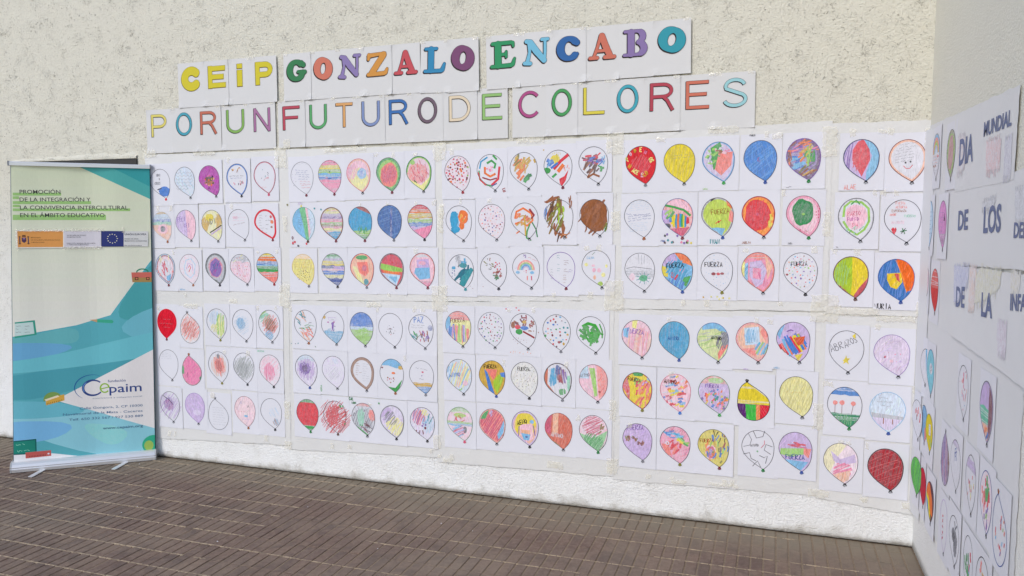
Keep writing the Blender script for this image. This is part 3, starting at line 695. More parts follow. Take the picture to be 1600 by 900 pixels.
# ------------------------------------------------------------------ the drawings, as each child made them
region('A', 225, 225, 3.6, [[
 (94,142,130,318,'balloon with pencilled words and a blue patch by its knot',[E(.45,-.55,.6,.35,'blue',.9),X('UDN',-.35,.5,.018,'grey'),X('O',-.1,.25,.013,'grey'),X('CREES',-.55,-.05,.016,'grey'),L([(-.3,-.42),(.1,-.32)],'black',.007),K('red')]),
 (231,130,268,310,'balloon with wavy grey pencil lines across',[T('plb',.35)]+[L([(-.85+.2*i,.62-.22*k+.05*(-1)**i) for i in range(9 if k<5 else 7)],'lgrey',.003) for k in range(6)]),
 (369,122,412,303,'bright magenta balloon with brown and orange figures',[T('mag',.85),H((190,60,180),60,20,.005),E(.0,.1,.42,.18,'dbrown'),E(.05,-.15,.5,.14,'brown'),D(14,['orange','pink','black','yellow'],.006,(.05,.0,.5,.35)),L([(-.1,-.6),(.0,-.45),(.1,-.6)],'black',.005)]),
 (526,112,555,300,'white balloon with a thick blue rim and small figures',[R(.008,'blue'),S(9,['gold','peach','brown'],.014,.007,None,(-.05,.62,.45,.15)),Q(1,-.8,.8,.22,.22,'black'),Q(1,-.7,.5,.08,.08,'dblue'),S(12,['salmon','black','pink'],.014,.005,90,(.15,-.22,.5,.12)),K('black')]),
 (682,100,708,292,'white balloon with a striped red rim and tiny flowers',[R(.006,'rose',.6),S(10,['red','teal','grey','rose'],.013,.004,None,(.05,.2,.45,.4)),Q(1,-.3,.5,-.6,-.6,'salmon'),O('maroon',.003),K('rose')])],[
 (104,382,140,556,'pastel balloon with wavy green and blue above a grey mouse',[T('peach',.6),B(.8,1,'gold'),B(.45,.8,'plb'),B(.28,.48,'blue',.5),B(.1,.3,'mint'),E(.1,-.2,.5,.34,'lpink'),E(.1,-.2,.25,.22,'grey',.7),S(8,['black'],.012,.003,None,(.1,-.15,.3,.25)),O('lgrey'),K('brown')]),
 (237,372,272,552,'lilac and pink balloon with dotted purple letters',[T('lpur',.7),P([(0,1),(1.2,1),(1.2,-1),(.2,-1)],'lpink'),X('FELI',-.8,.25,.028,'purple'),X('CES',-.15,-.15,.026,'purple'),X('SI',.1,-.5,.022,'purple')]),
 (384,372,423,555,'golden foil balloon with dark letters and a diagonal black stripe',[T('lyel',.5),H('gold',70,14,.008,(-.75,0,.3,.9)),E(-.2,.5,.4,.25,'yellow'),H('gold',80,8,.008,(.7,.3,.3,.5)),X('NDI',-.35,.0,.04,'grey',12,.004),L([(-.2,-.5),(.95,.0)],'black',.007),L([(-.1,-.62),(.9,-.15)],'lpur',.009)]),
 (534,368,573,548,'nearly blank balloon with faint pink letters and a cursive word',[Q(3,-.6,.6,.7,.25,'lpink'),Q(1,-.5,.7,-.05,-.05,'maroon',10),X('OOO',-.5,.35,.02,'lpink')]),
 (684,368,730,547,'white balloon with thick crimson rim and handwritten verse',[R(.011,'red',.95),Q(7,-.6,-.1,.6,-.45,'grey'),Q(5,.0,.5,.55,-.6,'black'),E(.65,.15,.14,.13,'orange'),E(.55,.5,.1,.1,'red'),E(.6,-.2,.1,.07,'brown'),O('red',.004),K('maroon')])],[
 (123,618,146,800,'balloon of red and brown rings round a red heart shape',[T('lpink',.4),R(.016,'dred',.7),R(.008,'lblue',.5),E(0,.05,.62,.6,'white'),S(14,['lgrey','salmon','lyel','plb'],.04,.006,70),S(14,['red','rose'],.04,.007,110,(-.05,.05,.3,.42)),P([(.1,-.5),(.6,-.3),(.5,-.75),(.2,-.8)],'lblue'),K('maroon')]),
 (258,620,283,800,'pale balloon with faint blue rings round a red squiggle',[R(.005,'rose',.6),T('lpink',.2),L([(-.5,.1),(-.3,.6),(.2,.7),(.6,.3),(.5,-.3),(.1,-.6),(-.4,-.3),(-.5,.1)],'plb',.009),L([(-.3,.0),(-.1,.4),(.3,.3),(.35,-.1)],'lpur',.005),L([(-.1,.1),(.05,.25),(.15,.1),(0,-.1),(-.05,-.2)],'red',.005),K('brown')],[('X','MARTINA',-.12+.2,.02,.01,'lblue',0,.0015)]),
 (406,616,433,800,'dark violet balloon with grey green and pink outer rings',[T('lgrey',.7),R(.012,(70,90,80),.7),R(.006,'black',.7),E(0,.05,.8,.78,'lgrey',.8),E(0,.05,.68,.68,'rose',.6),E(0,.05,.55,.6,'purple',.9),S(20,['dblue','purple','mag'],.05,.005,70,(0,.05,.4,.45)),K('black')]),
 (546,620,587,798,'pale pink speckled balloon with light grey top',[T('lpink',.45),B(.5,1,'lgrey',.4),D(50,['rose','pink','lpur','salmon'],.0028),S(10,['lyel','lgrey'],.03,.005,30,(0,.6,.7,.3)),K('lgrey')]),
 (696,615,738,796,'striped balloon, yellow orange blue green and coral bands',[B(.72,1,'yellow',.95),B(.45,.74,'orange',.95),B(.12,.46,'lblue',.9),B(.25,.4,'blue',.9),B(-.25,.12,'green',.95),B(-1,-.25,'salmon',.95),Q(1,-.6,.7,.45,.45,'dbrown',12),Q(1,-.6,.7,.25,.25,'dblue',12),Q(1,-.4,.6,.0,.0,'black',12),Q(1,-.3,.4,-.15,-.15,'black',12),K('dred')])]])
region('B', 225, 465, 3.6, [[
 (132,63,134,240,'solid crimson balloon with small dark words',[T((216,28,50),1.0),Q(1,-.4,.4,.3,.3,'maroon'),Q(1,-.8,.6,.0,.0,'maroon'),Q(1,-.4,.3,-.25,-.25,'maroon'),O('red'),K('maroon')]),
 (268,255,247,75,'upside-down balloon scribbled with reddish-brown pencil',[H('salmon',55,18,.004,(0,0,.9,.9)),H((190,90,70),65,22,.0035,(-.05,-.1,.7,.6)),T('peach',.15)][::-1]),
 (413,62,436,245,'white balloon with loose blue and yellow-green scribble',[H('plb',80,14,.005,(-.1,.4,.7,.5)),H(['lyel','lgreen'],85,14,.006,(.35,-.1,.4,.85)),H('lyel',50,10,.004,(-.2,-.3,.4,.3)),K('olive')]),
 (558,66,582,252,'white balloon with faint blue scribble in its middle',[H('plb',30,12,.0028,(-.1,0,.7,.7)),H('lblue',100,16,.0025,(-.2,.1,.4,.4)),H('lblue',40,10,.0025,(-.15,.05,.4,.4))]),
 (708,70,728,258,'balloon with green brown and blue crossed scribble',[H(['mint','lgreen'],30,14,.005,(-.4,.5,.5,.4)),H('salmon',60,14,.004,(.1,.1,.7,.7)),H('brown',55,16,.004,(.1,.05,.4,.6)),H('lblue',40,10,.004,(.0,-.6,.5,.25))],[('X','I',.2,.98,.004,'grey',0,.001)])],[
 (141,292,165,470,'empty white balloon with three tiny lines near top left',[Q(4,-.75,.4,.75,.4,'lgrey')]),
 (277,492,257,312,'upside-down bright pink balloon with dark patches at rim',[T('pink',.85),H((235,110,170),35,26,.004),R(.006,'rose',.6),E(-.9,.0,.12,.3,'green',.8),E(.9,-.5,.15,.15,'dgreen',.8),L([(-.5,-.3),(-.4,-.1),(-.45,-.5)],'black',.002),K('brown')]),
 (422,303,445,487,'white balloon with a rust-red vertical scribble',[H('peach',100,16,.004,(.0,.1,.75,.75)),H('salmon',105,20,.005,(.1,.1,.4,.8)),H((185,80,70),105,12,.005,(.05,.1,.2,.6)),H('grey',100,5,.005,(.0,.7,.1,.2)),K('olive')]),
 (564,310,588,494,'balloon shaded lightly in grey-green pencil',[H((175,180,178),60,30,.004,(0,0,.9,.85)),H((150,155,155),65,14,.003,(-.1,-.1,.5,.6)),K('black')]),
 (712,321,736,508,'balloon with soft pink scribble fading to the rim',[T('lpink',.25),H('lpink',45,20,.004,(0,.2,.85,.7)),H('pink',95,22,.004,(-.05,-.1,.5,.6)),K('black')],[('X','CRISTINA',.03,.94,.011,'mint',0,.002)])],[
 (150,527,173,705,'balloon with a violet scribble burst and one dark stroke',[H('lpur',55,20,.004,(0,.05,1.2,.9)),H('purple',100,14,.004,(-.1,.15,.5,.5)),H('mag',40,14,.003,(-.1,.1,.45,.4),.6),L([(-.7,.7),(-.1,.45),(.3,.15)],'black',.004)]),
 (289,535,313,715,'solid pale lilac balloon with faint round marks',[T('lpur',.8),E(.2,-.3,.4,.2,'lav'),Q(3,-.8,.4,.6,.2,'lav'),Q(2,0,.7,-.05,-.3,'white'),O('purple',.0022)]),
 (426,741,404,557,'upside-down white balloon filled with faint grey handwriting',[Q(8,-.6,.75,.45,-.65,'lgrey')]),
 (571,554,593,738,'pale rose balloon with small blue stars and printed word',[T((238,205,212),.8),X('S',-.4,.5,.016,'blue',0,.002),L([(.2,.4),(.45,.3)],'grey',.003),L([(.25,.25),(.4,.45)],'grey',.003),Q(1,-.75,.6,.0,.0,'rose'),E(.1,-.3,.2,.07,'lblue'),Q(1,-.3,.4,-.5,-.5,'blue'),O('maroon'),K('brown')]),
 (718,566,743,748,'white balloon with thin blue and brown strokes at lower right',[H('plb',120,5,.004,(.3,.1,.25,.7)),H(['lgrey','brown','lblue'],115,9,.0035,(.45,-.55,.2,.35)),K('black')])]])
region('C', 440, 220, 3.53, [[
 (116,117,142,308,'white balloon with nine short red and blue written lines',[Q(3,-.6,.6,.5,.25,'dblue',-4),Q(2,-.35,.7,.1,-.05,'dblue',-4),Q(2,-.25,.8,-.2,-.35,'rose',-4),Q(2,-.1,.7,-.45,-.6,'red'),D(10,['lpur','grey'],.002,(-.7,.2,.2,.7)),D(5,['lgrey'],.002,(.1,.85,.5,.08)),O('grey'),K('maroon')]),
 (268,108,296,302,'rainbow-banded balloon, pink over yellow, blue and pink',[T('pink',.6),B(.7,1,'pink'),B(.45,.7,'yellow',.7),B(.2,.45,'lgreen',.8),B(-.05,.2,'lblue',.9),B(-.2,-.05,'blue',.8),B(-1,-.2,'pink',.7),E(0,.3,.07,.05,'dgreen'),E(-.02,-.12,.2,.03,'dblue'),E(.4,.85,.06,.04,'dred'),O('maroon'),K('maroon')]),
 (427,100,452,296,'peach and yellow balloon with a soft blue centre',[T('lpink',.8),R(.01,'peach',.7),E(.05,-.2,.72,.72,'lyel',.7),H('pink',70,14,.004,(-.55,.2,.4,.6),.5),E(.3,.1,.4,.32,'lblue',.6),E(.3,.1,.22,.2,'blue',.4),O('rose',.003)]),
 (592,94,614,292,'red watermelon-like balloon with a green rim',[T('lgreen',.8),R(.014,'green',.75),E(.05,-.05,.72,.74,'salmon',.9),H('rose',75,26,.004,(.05,-.0,.6,.6)),K('maroon')]),
 (759,86,787,288,'balloon of red flame strokes inside a yellow-green rim',[T('lpink',.6),R(.01,'lgreen'),R(.004,'dgreen'),E(-.1,.0,.8,.6,'salmon',.6),E(-.5,.65,.2,.14,'lgreen'),S(30,['red','rose','pink'],.045,.003,110,(.05,.05,.7,.6)),P([(-.9,-.3),(-.1,-.95),(.4,-1),(.9,-.2),(.2,-.7)],'lyel'),L([(-.4,-.4),(-.15,-.55)],'dgreen',.006),O('dgreen',.003)])],[
 (125,367,150,562,'blue green and white striped balloon with doodles around it',[T('plb',.6),P([(-1,1),(-.4,1),(0,-.2),(.3,-1),(-.5,-.8),(-1.1,0)],'lblue',.9),P([(-.4,1),(.15,1),(.35,0),(.45,-1),(.2,-1),(-.05,0)],(120,190,140),.95),P([(.15,1),(.35,1),(.6,-.5),(.45,-.9),(.35,0)],'lpink',.9),Q(4,-.5,.6,.4,-.05,'black'),K('dbrown'),O('teal')],
   [('D',2,['yellow','olive'],.006,(.02,.93)),('X','O',.05,.18,.02,'maroon',0,.004),('X','A',.06,.06,.024,'maroon',0,.004),('X','UA',.25,.02,.012,'black',0,.003),('D',3,['red'],.007,(.45,.1)),('X','ICTA',.3,.95,.014,'lpur',0,.0016),('D',2,['teal'],.006,(.92,.85))]),
 (279,367,305,560,'striped balloon in yellow purple pink and green, blue at bottom',[T('lpink',.7),R(.007,'orange'),B(.8,1,'yellow'),B(.6,.75,'lyel'),B(.45,.6,'lpur'),B(.3,.42,'purple',.6),B(.1,.25,'pink'),B(-.05,.08,'lgreen'),B(-.2,-.08,'olive'),B(-.3,-.2,'pink'),B(-.45,-.3,'lyel'),B(-1,-.5,'cyan'),R(.005,'brown'),K('maroon')]),
 (436,363,464,558,'bright sky-blue balloon with brown cap and green base',[T('cyan',.85),H('cyan',88,16,.005),P([(-.3,1.1),(.9,1.1),(1,.5),(.5,.65),(-.4,.95)],(165,95,90),.9),B(-.8,-.45,'lgreen',.9),B(-1,-.8,'green',.9),S(10,['green'],.03,.005,80,(.2,-.4,.4,.2)),K('maroon')]),
 (598,355,624,555,'deep denim-blue balloon shaded with vertical pencil strokes',[T((72,118,178),.9),H((60,100,165),88,30,.004),H((100,140,190),15,8,.003),P([(.1,.8),(.25,.8),(.2,-.9),(.05,-.9)],'dblue',.6),K('grey')]),
 (767,353,793,553,'rainbow balloon in red orange yellow green blue and pink bands',[B(.72,1,'red',.9),B(.5,.72,'orange',.9),B(.2,.5,'gold',.9),B(.3,.42,'yellow',.8),B(-.1,.15,'lgreen',.95),B(-.3,-.05,'blue',.9),B(-1,-.3,'lpur',.8),P([(-.5,-.5),(1,-.2),(.8,-.7),(.3,-1)],'pink'),O('maroon',.003),K('black')])],[
 (122,625,156,808,'yellow balloon with a field of brown dots below faint lines',[T((228,215,110),.8),B(.7,1,(240,200,130),.5),Q(4,-.8,.7,.65,.15,'gold'),D(26,['dbrown'],.0026,(.05,-.4,.65,.35)),O('gold',.002),K('grey')]),
 (287,622,314,812,'balloon of green yellow pink and dark blue stripes',[B(.75,1,'green',.8),B(.55,.75,'mint',.8),B(.58,.68,'lpur',.7),B(.25,.52,'yellow',.7),B(.05,.25,'dblue',.85),B(-.08,.05,'lpink'),B(-.35,-.1,'blue',.8),B(-.5,-.35,'lyel',.9),B(-1,-.52,'dblue',.85),P([(-.1,.25),(1,.15),(1,.0),(.2,.05)],'lpur'),K('black')]),
 (446,621,474,815,'peach balloon with green cap, red centre and teal tip',[T('peach',.8),R(.006,'salmon'),E(0,.75,.5,.14,'green'),P([(-.45,.45),(.45,.5),(.6,-.1),(.3,-.4),(-.2,-.2)],'salmon',.95),E(.2,.1,.2,.2,'rose',.8),P([(-.8,.2),(-.5,.2),(.2,-.8),(.1,-1),(-.4,-.6)],'lyel',.7),E(.35,-.75,.2,.2,'teal',.8),K('grey')]),
 (609,621,638,817,'balloon with crimson top, green and orange wave, light blue base',[T('red',.85),H('rose',80,14,.004,(.1,.5,.8,.45)),P([(-1,.4),(-.2,.3),(.9,.1),(.9,-.1),(.1,-.3),(-1,.1)],'lgreen',.95),P([(-.8,.0),(.1,-.1),(.8,-.1),(.5,-.3),(-.6,-.2)],'orange',.9),P([(-.8,-.2),(.75,-.3),(.4,-.95),(.1,-.9)],'plb',.95),P([(-.3,-.4),(.5,-.4),(.35,-.8)],'lblue',.9),R(.007,'maroon',.7),K('maroon')]),
 (778,619,810,818,'pink balloon with purple square and blue patch inside',[T('lpink',.85),B(.75,1,'white',.7),R(.007,'salmon',.6),P([(-.45,.6),(.5,.65),(.6,.15),(-.4,.05)],'lpur',.95),P([(-.55,.1),(.6,.15),(.65,-.5),(-.2,-.6),(-.65,-.2)],'lblue',.9),E(0,.4,.3,.12,'pink',.6),B(-1,-.72,'pink',.8),O('maroon',.003),K('maroon')])]])
region('D', 440, 465, 3.6, [[
 (136,69,158,262,'white balloon with orange green and brown loose strokes',[S(14,['orange','peach','lgrey','teal'],.04,.006,130,(-.4,.5,.5,.4)),S(10,['grey','green'],.04,.003,10,(0,.0,.6,.3)),S(16,['salmon','orange','peach'],.05,.006,130,(.2,-.5,.5,.35)),K('brown')],[('D',5,['teal','grey'],.003,(.15,.1)),('X','I',.85,.05,.01,'dgreen',40,.003)]),
 (290,75,314,270,'white balloon with a small purple figure standing over blue water',[B(-1,-.25,(110,170,205),.75,.04),H('cyan',70,14,.004,(.1,-.5,.9,.35),.5),E(-.75,.6,.13,.1,'gold'),L([(-.4,.6),(.3,.6),(.3,.4),(-.3,.4),(-.4,.6)],'lpur',.002),Q(1,-.2,.25,.5,.5,'grey'),E(0,.22,.12,.09,'purple'),L([(0,.15),(0,-.1)],'purple',.012),L([(-.1,-.25),(0,-.1),(.1,-.25)],'purple',.005),L([(0,.1),(.25,.05)],'purple',.004),E(-.4,.3,.08,.04,'mag'),E(.12,.32,.08,.04,'mag')]),
 (452,82,476,279,'balloon split in blue sky over green meadow',[B(.05,1,'blue',.75,.06),B(-1,-.1,(155,195,120),.85,.05),B(-.08,.12,'plb',.9,.03),H('blue',15,16,.005,(0,.55,.9,.4)),H('lgreen',20,16,.004,(0,-.4,.8,.4))]),
 (615,87,641,287,'white balloon with a tiny sketch of figures at its centre',[D(12,['maroon','black','red'],.0022,(0,-.02,.38,.28)),L([(0,.1),(0,-.1),(-.12,-.25)],'black',.002),L([(0,-.1),(.12,-.25)],'black',.002),L([(-.15,.0),(0,.08),(.15,.0)],'black',.002)]),
 (787,95,812,294,'balloon with blue word PAZ over scribbled plants',[X('PAZ',-.55,.5,.036,'blue',0,.004),Q(2,-.8,.3,.35,.2,'grey'),E(.75,.2,.2,.18,'dblue',.5),S(18,['rose','brown','purple'],.028,.006,100,(.15,-.35,.6,.3)),S(10,['green','teal'],.03,.006,120,(-.55,-.3,.25,.3)),L([(-.4,-.5),(.0,-.2),(.3,-.6)],'dgreen',.003)])],[
 (141,321,164,512,'balloon with a dark violet smudge fading outwards',[T('lav',.35),B(.65,1,'plb',.5),H('lpur',80,22,.005,(0,.1,.8,.7)),H('purple',60,20,.005,(-.1,.15,.5,.42)),H((90,50,110),95,10,.005,(-.1,.15,.25,.25)),K('dblue')]),
 (294,328,319,519,'almost white balloon with the faintest grey strokes',[T('lav',.3),H('plb',60,6,.003,(.2,.7,.3,.15)),H('lgrey',50,9,.003,(0,-.1,.5,.5),.5)],[('X','VALERIA',.07,.03,.012,'green',90,.0022)]),
 (457,335,484,530,'white balloon with a broad brown rim and lined text',[R(.017,(160,125,105),.85),Q(6,-.6,-.05,.6,-.1,'brown'),Q(8,.0,.65,.6,-.45,'lgrey'),O('dbrown')]),
 (623,344,645,544,'balloon with blue sky patch, two small people and green slopes',[P([(-.9,.6),(-.7,1.1),(.8,1.1),(.9,.5),(.4,.45),(-.3,.6)],'lblue',.9),E(.75,.5,.2,.12,'gold'),P([(-1,-.2),(-.3,-.7),(.3,-.75),(.9,-.2),(.6,-.8),(.3,-1),(-.4,-.9)],'green',.95),E(.15,.15,.16,.07,'orange'),D(8,['dbrown','rose','brown'],.0045,(-.1,-.25,.35,.2)),E(-.8,.45,.08,.05,'maroon'),K('brown')]),
 (790,353,815,553,'white balloon with tiny writing, heart, yellow hill and blue base',[Q(1,-.5,.6,.55,.55,'grey',-8),E(.1,.3,.1,.05,'rose'),X('?',0,.0,.012,'purple'),Q(1,-.2,.4,-.12,-.12,'black'),B(-.62,-.35,'gold',.9,.03),B(-1,-.6,(110,150,200),.9,.03),K('grey')])],[
 (148,570,168,760,'watermelon balloon, red middle with green top and tip',[T((222,50,62),.9),H('red',80,22,.005),B(.78,1,'green',.95,.03),B(-1,-.7,'green',.95,.04),K('dgreen')]),
 (302,580,322,774,'balloon overrun by wild red scribble far past its outline',[H('red',50,26,.0035,(0,0,1.35,1.1)),H('red',75,20,.006,(-.2,.1,.5,.8)),H((200,40,40),30,14,.004,(.2,.0,1.2,.6)),K('dbrown')]),
 (462,592,487,785,'grey-hatched balloon with green lettering round its upper left',[T('lgrey',.4),H(['grey','lgrey'],70,22,.006,(0,.0,.85,.8)),H('mint',88,8,.006,(-.2,.1,.3,.6)),H('salmon',100,8,.008,(.75,.3,.25,.4)),B(.82,1,'salmon',.7),P([(-.9,-.5),(-.5,-.5),(.5,-1),(.2,-1)],'green'),S(8,['maroon','black'],.04,.006,-30,(.4,-.5,.4,.25))],
   [('X','CAL',.0,.93,.018,'dgreen',0,.004),('X','LOSC',.1,.85,.013,'dgreen',0,.003),('D',3,['green'],.006,(.06,.78)),('D',3,['green'],.005,(.06,.38)),('D',1,['green'],.006,(.85,.88))]),
 (625,605,651,800,'balloon shaded diagonally in lilac, grey and pale yellow',[T('lav',.6),H('lyel',55,18,.007,(.3,-.3,.9,.6)),H('lpur',50,12,.007,(-.4,.4,.5,.5)),H('grey',48,8,.006,(-.1,.2,.6,.4)),R(.005,'grey',.6),K('black')]),
 (795,616,824,812,'balloon with purple streaks, teal bits and dark spots',[T('lav',.4),H(['pink','purple','rose'],70,14,.005,(-.3,.4,.5,.6)),H('lyel',60,6,.006,(.2,.7,.3,.2)),H('plb',70,10,.005,(.5,-.1,.4,.6)),S(9,['teal','lblue'],.03,.005,70,(.4,.3,.4,.3)),D(4,['purple','maroon'],.006,(.1,-.15,.2,.2)),S(4,['maroon'],.025,.006,100,(-.2,-.6,.4,.15)),K('black')])]])
region('E', 680, 210, 3.397, [[
 (122,115,150,315,'balloon covered in dabs of red and orange finger paint',[T('lpink',.25),D(60,['dred','red','maroon','orange','rose'],.0055),D(10,['gold','lgreen'],.004),K('dred')]),
 (295,107,322,308,'balloon painted with red green and blue rings',[L([(-.8,.2),(-.7,.6),(-.2,.85)],'cyan',.009),L([(-.85,.1),(-.8,-.4),(-.4,-.7),(.2,-.8)],'green',.008),L([(-.9,.0),(-.75,-.45),(-.3,-.75)],'red',.007),L([(.1,-.75),(.6,-.4),(.7,.3)],'red',.013),L([(.2,.95),(.5,.7)],'green',.011),L([(-.25,.5),(.1,.65),(.4,.45),(.3,.2)],'green',.013),L([(-.4,.3),(-.4,-.05),(0,-.25),(.4,-.1)],'orange',.013),L([(-.6,-.3),(0,-.45),(.5,-.35)],'dred',.008),D(8,['lpink','pink'],.005,(0,.15,.3,.15)),L([(.1,-.8),(.5,-.65)],'dblue',.006)],[('X','LU',.85,.18,.018,'dred',-70,.004)]),
 (472,96,499,299,'balloon with broad orange brush strokes and dark green tip',[S(16,['orange','gold',(220,120,60)],.05,.013,55,(-.15,.25,.55,.5)),S(6,['gold','olive'],.04,.012,50,(-.5,.5,.2,.3)),S(6,['orange'],.04,.012,55,(-.3,-.25,.3,.25)),S(5,['dgreen','green'],.04,.016,50,(.35,-.45,.3,.2)),L([(.75,.6),(.85,.4)],'gold',.01)],[('D',1,['gold'],.004,(.9,.9))]),
 (654,84,680,290,'balloon with yellow patch, red slash and green blot',[E(-.2,.5,.32,.24,'yellow'),S(7,['blue','lblue'],.03,.01,60,(-.55,.35,.25,.25)),L([(-.3,-.05),(.2,.4),(.75,.75)],'red',.017),L([(-.5,.0),(.0,.3)],'blue',.013),L([(.0,-.2),(.4,.2)],'orange',.02),L([(-.4,-.5),(-.1,-.3)],'green',.013),E(-.78,-.12,.25,.17,'green',.95),P([(.1,-.6),(.45,-.45),(.75,-.1),(.55,-.7),(.3,-1),(.15,-.85)],'red',.95),S(4,['salmon'],.015,.006,90,(.6,.0,.2,.15)),D(8,['gold','yellow'],.003,(-.1,.8,.3,.1)),K('maroon')],[('D',1,['red'],.003,(.95,.35))]),
 (842,66,868,273,'balloon with a thick tangle of red blue brown paint',[S(14,['red','maroon','rose'],.04,.009,10,(-.1,.35,.5,.35)),S(12,['dblue','blue','purple'],.035,.009,30,(.1,.15,.5,.25)),S(14,['brown','dbrown'],.04,.01,60,(-.1,-.2,.5,.35)),S(6,['green'],.02,.01,None,(.6,-.2,.2,.3)),S(5,['lblue'],.02,.006,80,(.7,.25,.15,.2)),L([(-.4,-.7),(.0,-.5),(.45,-.65)],'brown',.011)])],[
 (127,379,154,573,'balloon with one sky-blue and one orange painted blot',[S(14,['lblue','cyan'],.05,.017,80,(-.35,.05,.28,.5)),E(-.35,.2,.32,.5,'cyan',.95),E(-.25,-.4,.35,.2,'cyan',.95),E(.35,.35,.38,.42,'orange',.95),E(.25,-.15,.2,.25,'orange',.95),S(5,['yellow','peach'],.02,.004,60,(.3,.35,.2,.25))]),
 (302,371,330,568,'balloon sprinkled with small red pink and dark dots',[T('lpink',.15),D(48,['rose','salmon','maroon','dblue','peach','dred'],.0036)]),
 (477,364,503,564,'balloon with looping orange paint and a green streak leaving it',[L([(-.7,.1),(-.6,.5),(-.1,.7),(.5,.4),(.6,.0),(.2,-.3),(-.3,-.1),(-.7,-.2)],'orange',.012),S(14,['orange',(200,100,50),'gold'],.04,.010,30,(-.05,.1,.6,.35)),L([(.35,.65),(.7,.3),(.5,.1)],'dred',.012),L([(.0,.3),(.1,-.9)],'gold',.009),L([(.4,-.2),(.2,-.6),(.15,-1.0),(.5,-1.15)],'green',.008),L([(.55,-.1),(.85,-.5),(.95,-.95)],'dgreen',.007),L([(-.6,-.75),(-.35,-.6)],'orange',.007)]),
 (660,348,690,556,'balloon daubed with brown and olive paint past its outline',[S(40,['brown',(140,110,50),'olive','dbrown'],.065,.012,75,(-.1,.05,.62,1.15),.95,1),S(14,['olive','lime'],.05,.01,80,(.1,.2,.35,.5),.95,1),S(7,['brown'],.05,.012,20,(-.5,1.0,.5,.15),.95,1),S(3,['blue'],.05,.005,80,(-1.0,.3,.1,.3),.95,1),S(5,['brown'],.04,.008,80,(.8,.8,.25,.3),.95,1),S(5,['brown',(200,120,60)],.04,.01,20,(.1,-1.0,.6,.15),.95,1)]),
 (846,345,876,549,'balloon smothered in one solid brown mass of paint',[E(0,.1,.95,.95,(146,88,50),.98),S(40,[(146,88,50),(136,80,46),(156,96,58)],.06,.014,60,(-.05,.05,.9,.95),.95,1),S(4,['olive','green'],.03,.01,75,(.75,-.55,.15,.2),.95,1)])],[
 (138,638,164,829,'balloon with a slanting teal paint sweep and grey splashes',[S(12,['teal',(30,110,130)],.09,.018,58,(.25,-.25,.25,.3),.95,1),P([(.1,-.3),(.8,.25),(1,.1),(.3,-.9),(-.2,-.95)],'teal',.95),S(7,['lgrey','grey'],.03,.012,70,(-.25,.6,.3,.25)),S(4,['cyan'],.03,.012,80,(.3,.55,.2,.2)),E(.2,.35,.3,.15,'teal',.9),E(-.55,.2,.15,.1,'cyan'),D(6,['teal','dblue'],.003,(-.6,-.15,.15,.25)),K('teal')],[('D',3,['dred'],.002,(.97,.2))]),
 (312,632,340,826,'balloon with scattered red and green paint specks',[S(12,['olive','brown','grey'],.016,.005,None,(-.35,.35,.35,.35)),D(12,['dred','rose','red'],.005,(.3,.1,.35,.4)),S(7,['brown','dred'],.02,.009,45,(.3,-.2,.3,.2)),S(4,['dgreen'],.03,.006,10,(.2,-.4,.25,.15)),K('black')]),
 (485,629,514,824,'balloon with a pastel rainbow and pencilled words curved round it',[A(0,-.0,.050,['salmon','peach','lgreen','lblue','cyan','lpur'],.0065),E(-.6,-.15,.16,.09,'lblue'),E(.45,-.15,.16,.09,'lblue'),D(3,['rose'],.003,(-.05,-.1,.1,.1)),X('?S',-.2,.72,.016,'purple'),Q(1,.1,.8,.75,.75,'rose',-22),L([(.1,-.35),(.1,-.6)],'salmon',.006),L([(.4,-.35),(.42,-.6)],'rose',.006),Q(1,-.9,-.6,.1,.1,'lpur')]),
 (669,625,697,825,'white balloon with columns of tiny vertical green and purple writing',[Q(13,-.3,-.05,.8,-.7,'teal'),Q(7,.2,.5,.65,-.1,'maroon'),Q(5,.15,.4,-.2,-.7,'brown'),Q(2,.5,.95,.0,-.1,'purple'),Q(4,-.75,-.5,.0,-.5,'grey'),O('purple',.003),K('maroon')]),
 (857,615,887,822,'white balloon with yellow and pink flowers below a faint word',[X('CALMA',-.65,.5,.014,'lblue',4,.0018),L([(-.3,.75),(-.1,.9)],'dgreen',.002),E(-.7,.2,.12,.1,'lyel'),E(-.2,.15,.12,.07,'lpink'),E(.2,-.1,.14,.12,'lpink'),E(-.15,-.1,.12,.12,'pink',.6),E(.5,-.35,.14,.13,'lyel'),E(-.1,-.5,.1,.13,'peach'),E(.3,-.85,.18,.13,'lime',.8),E(.7,.15,.08,.1,'lyel')])]])
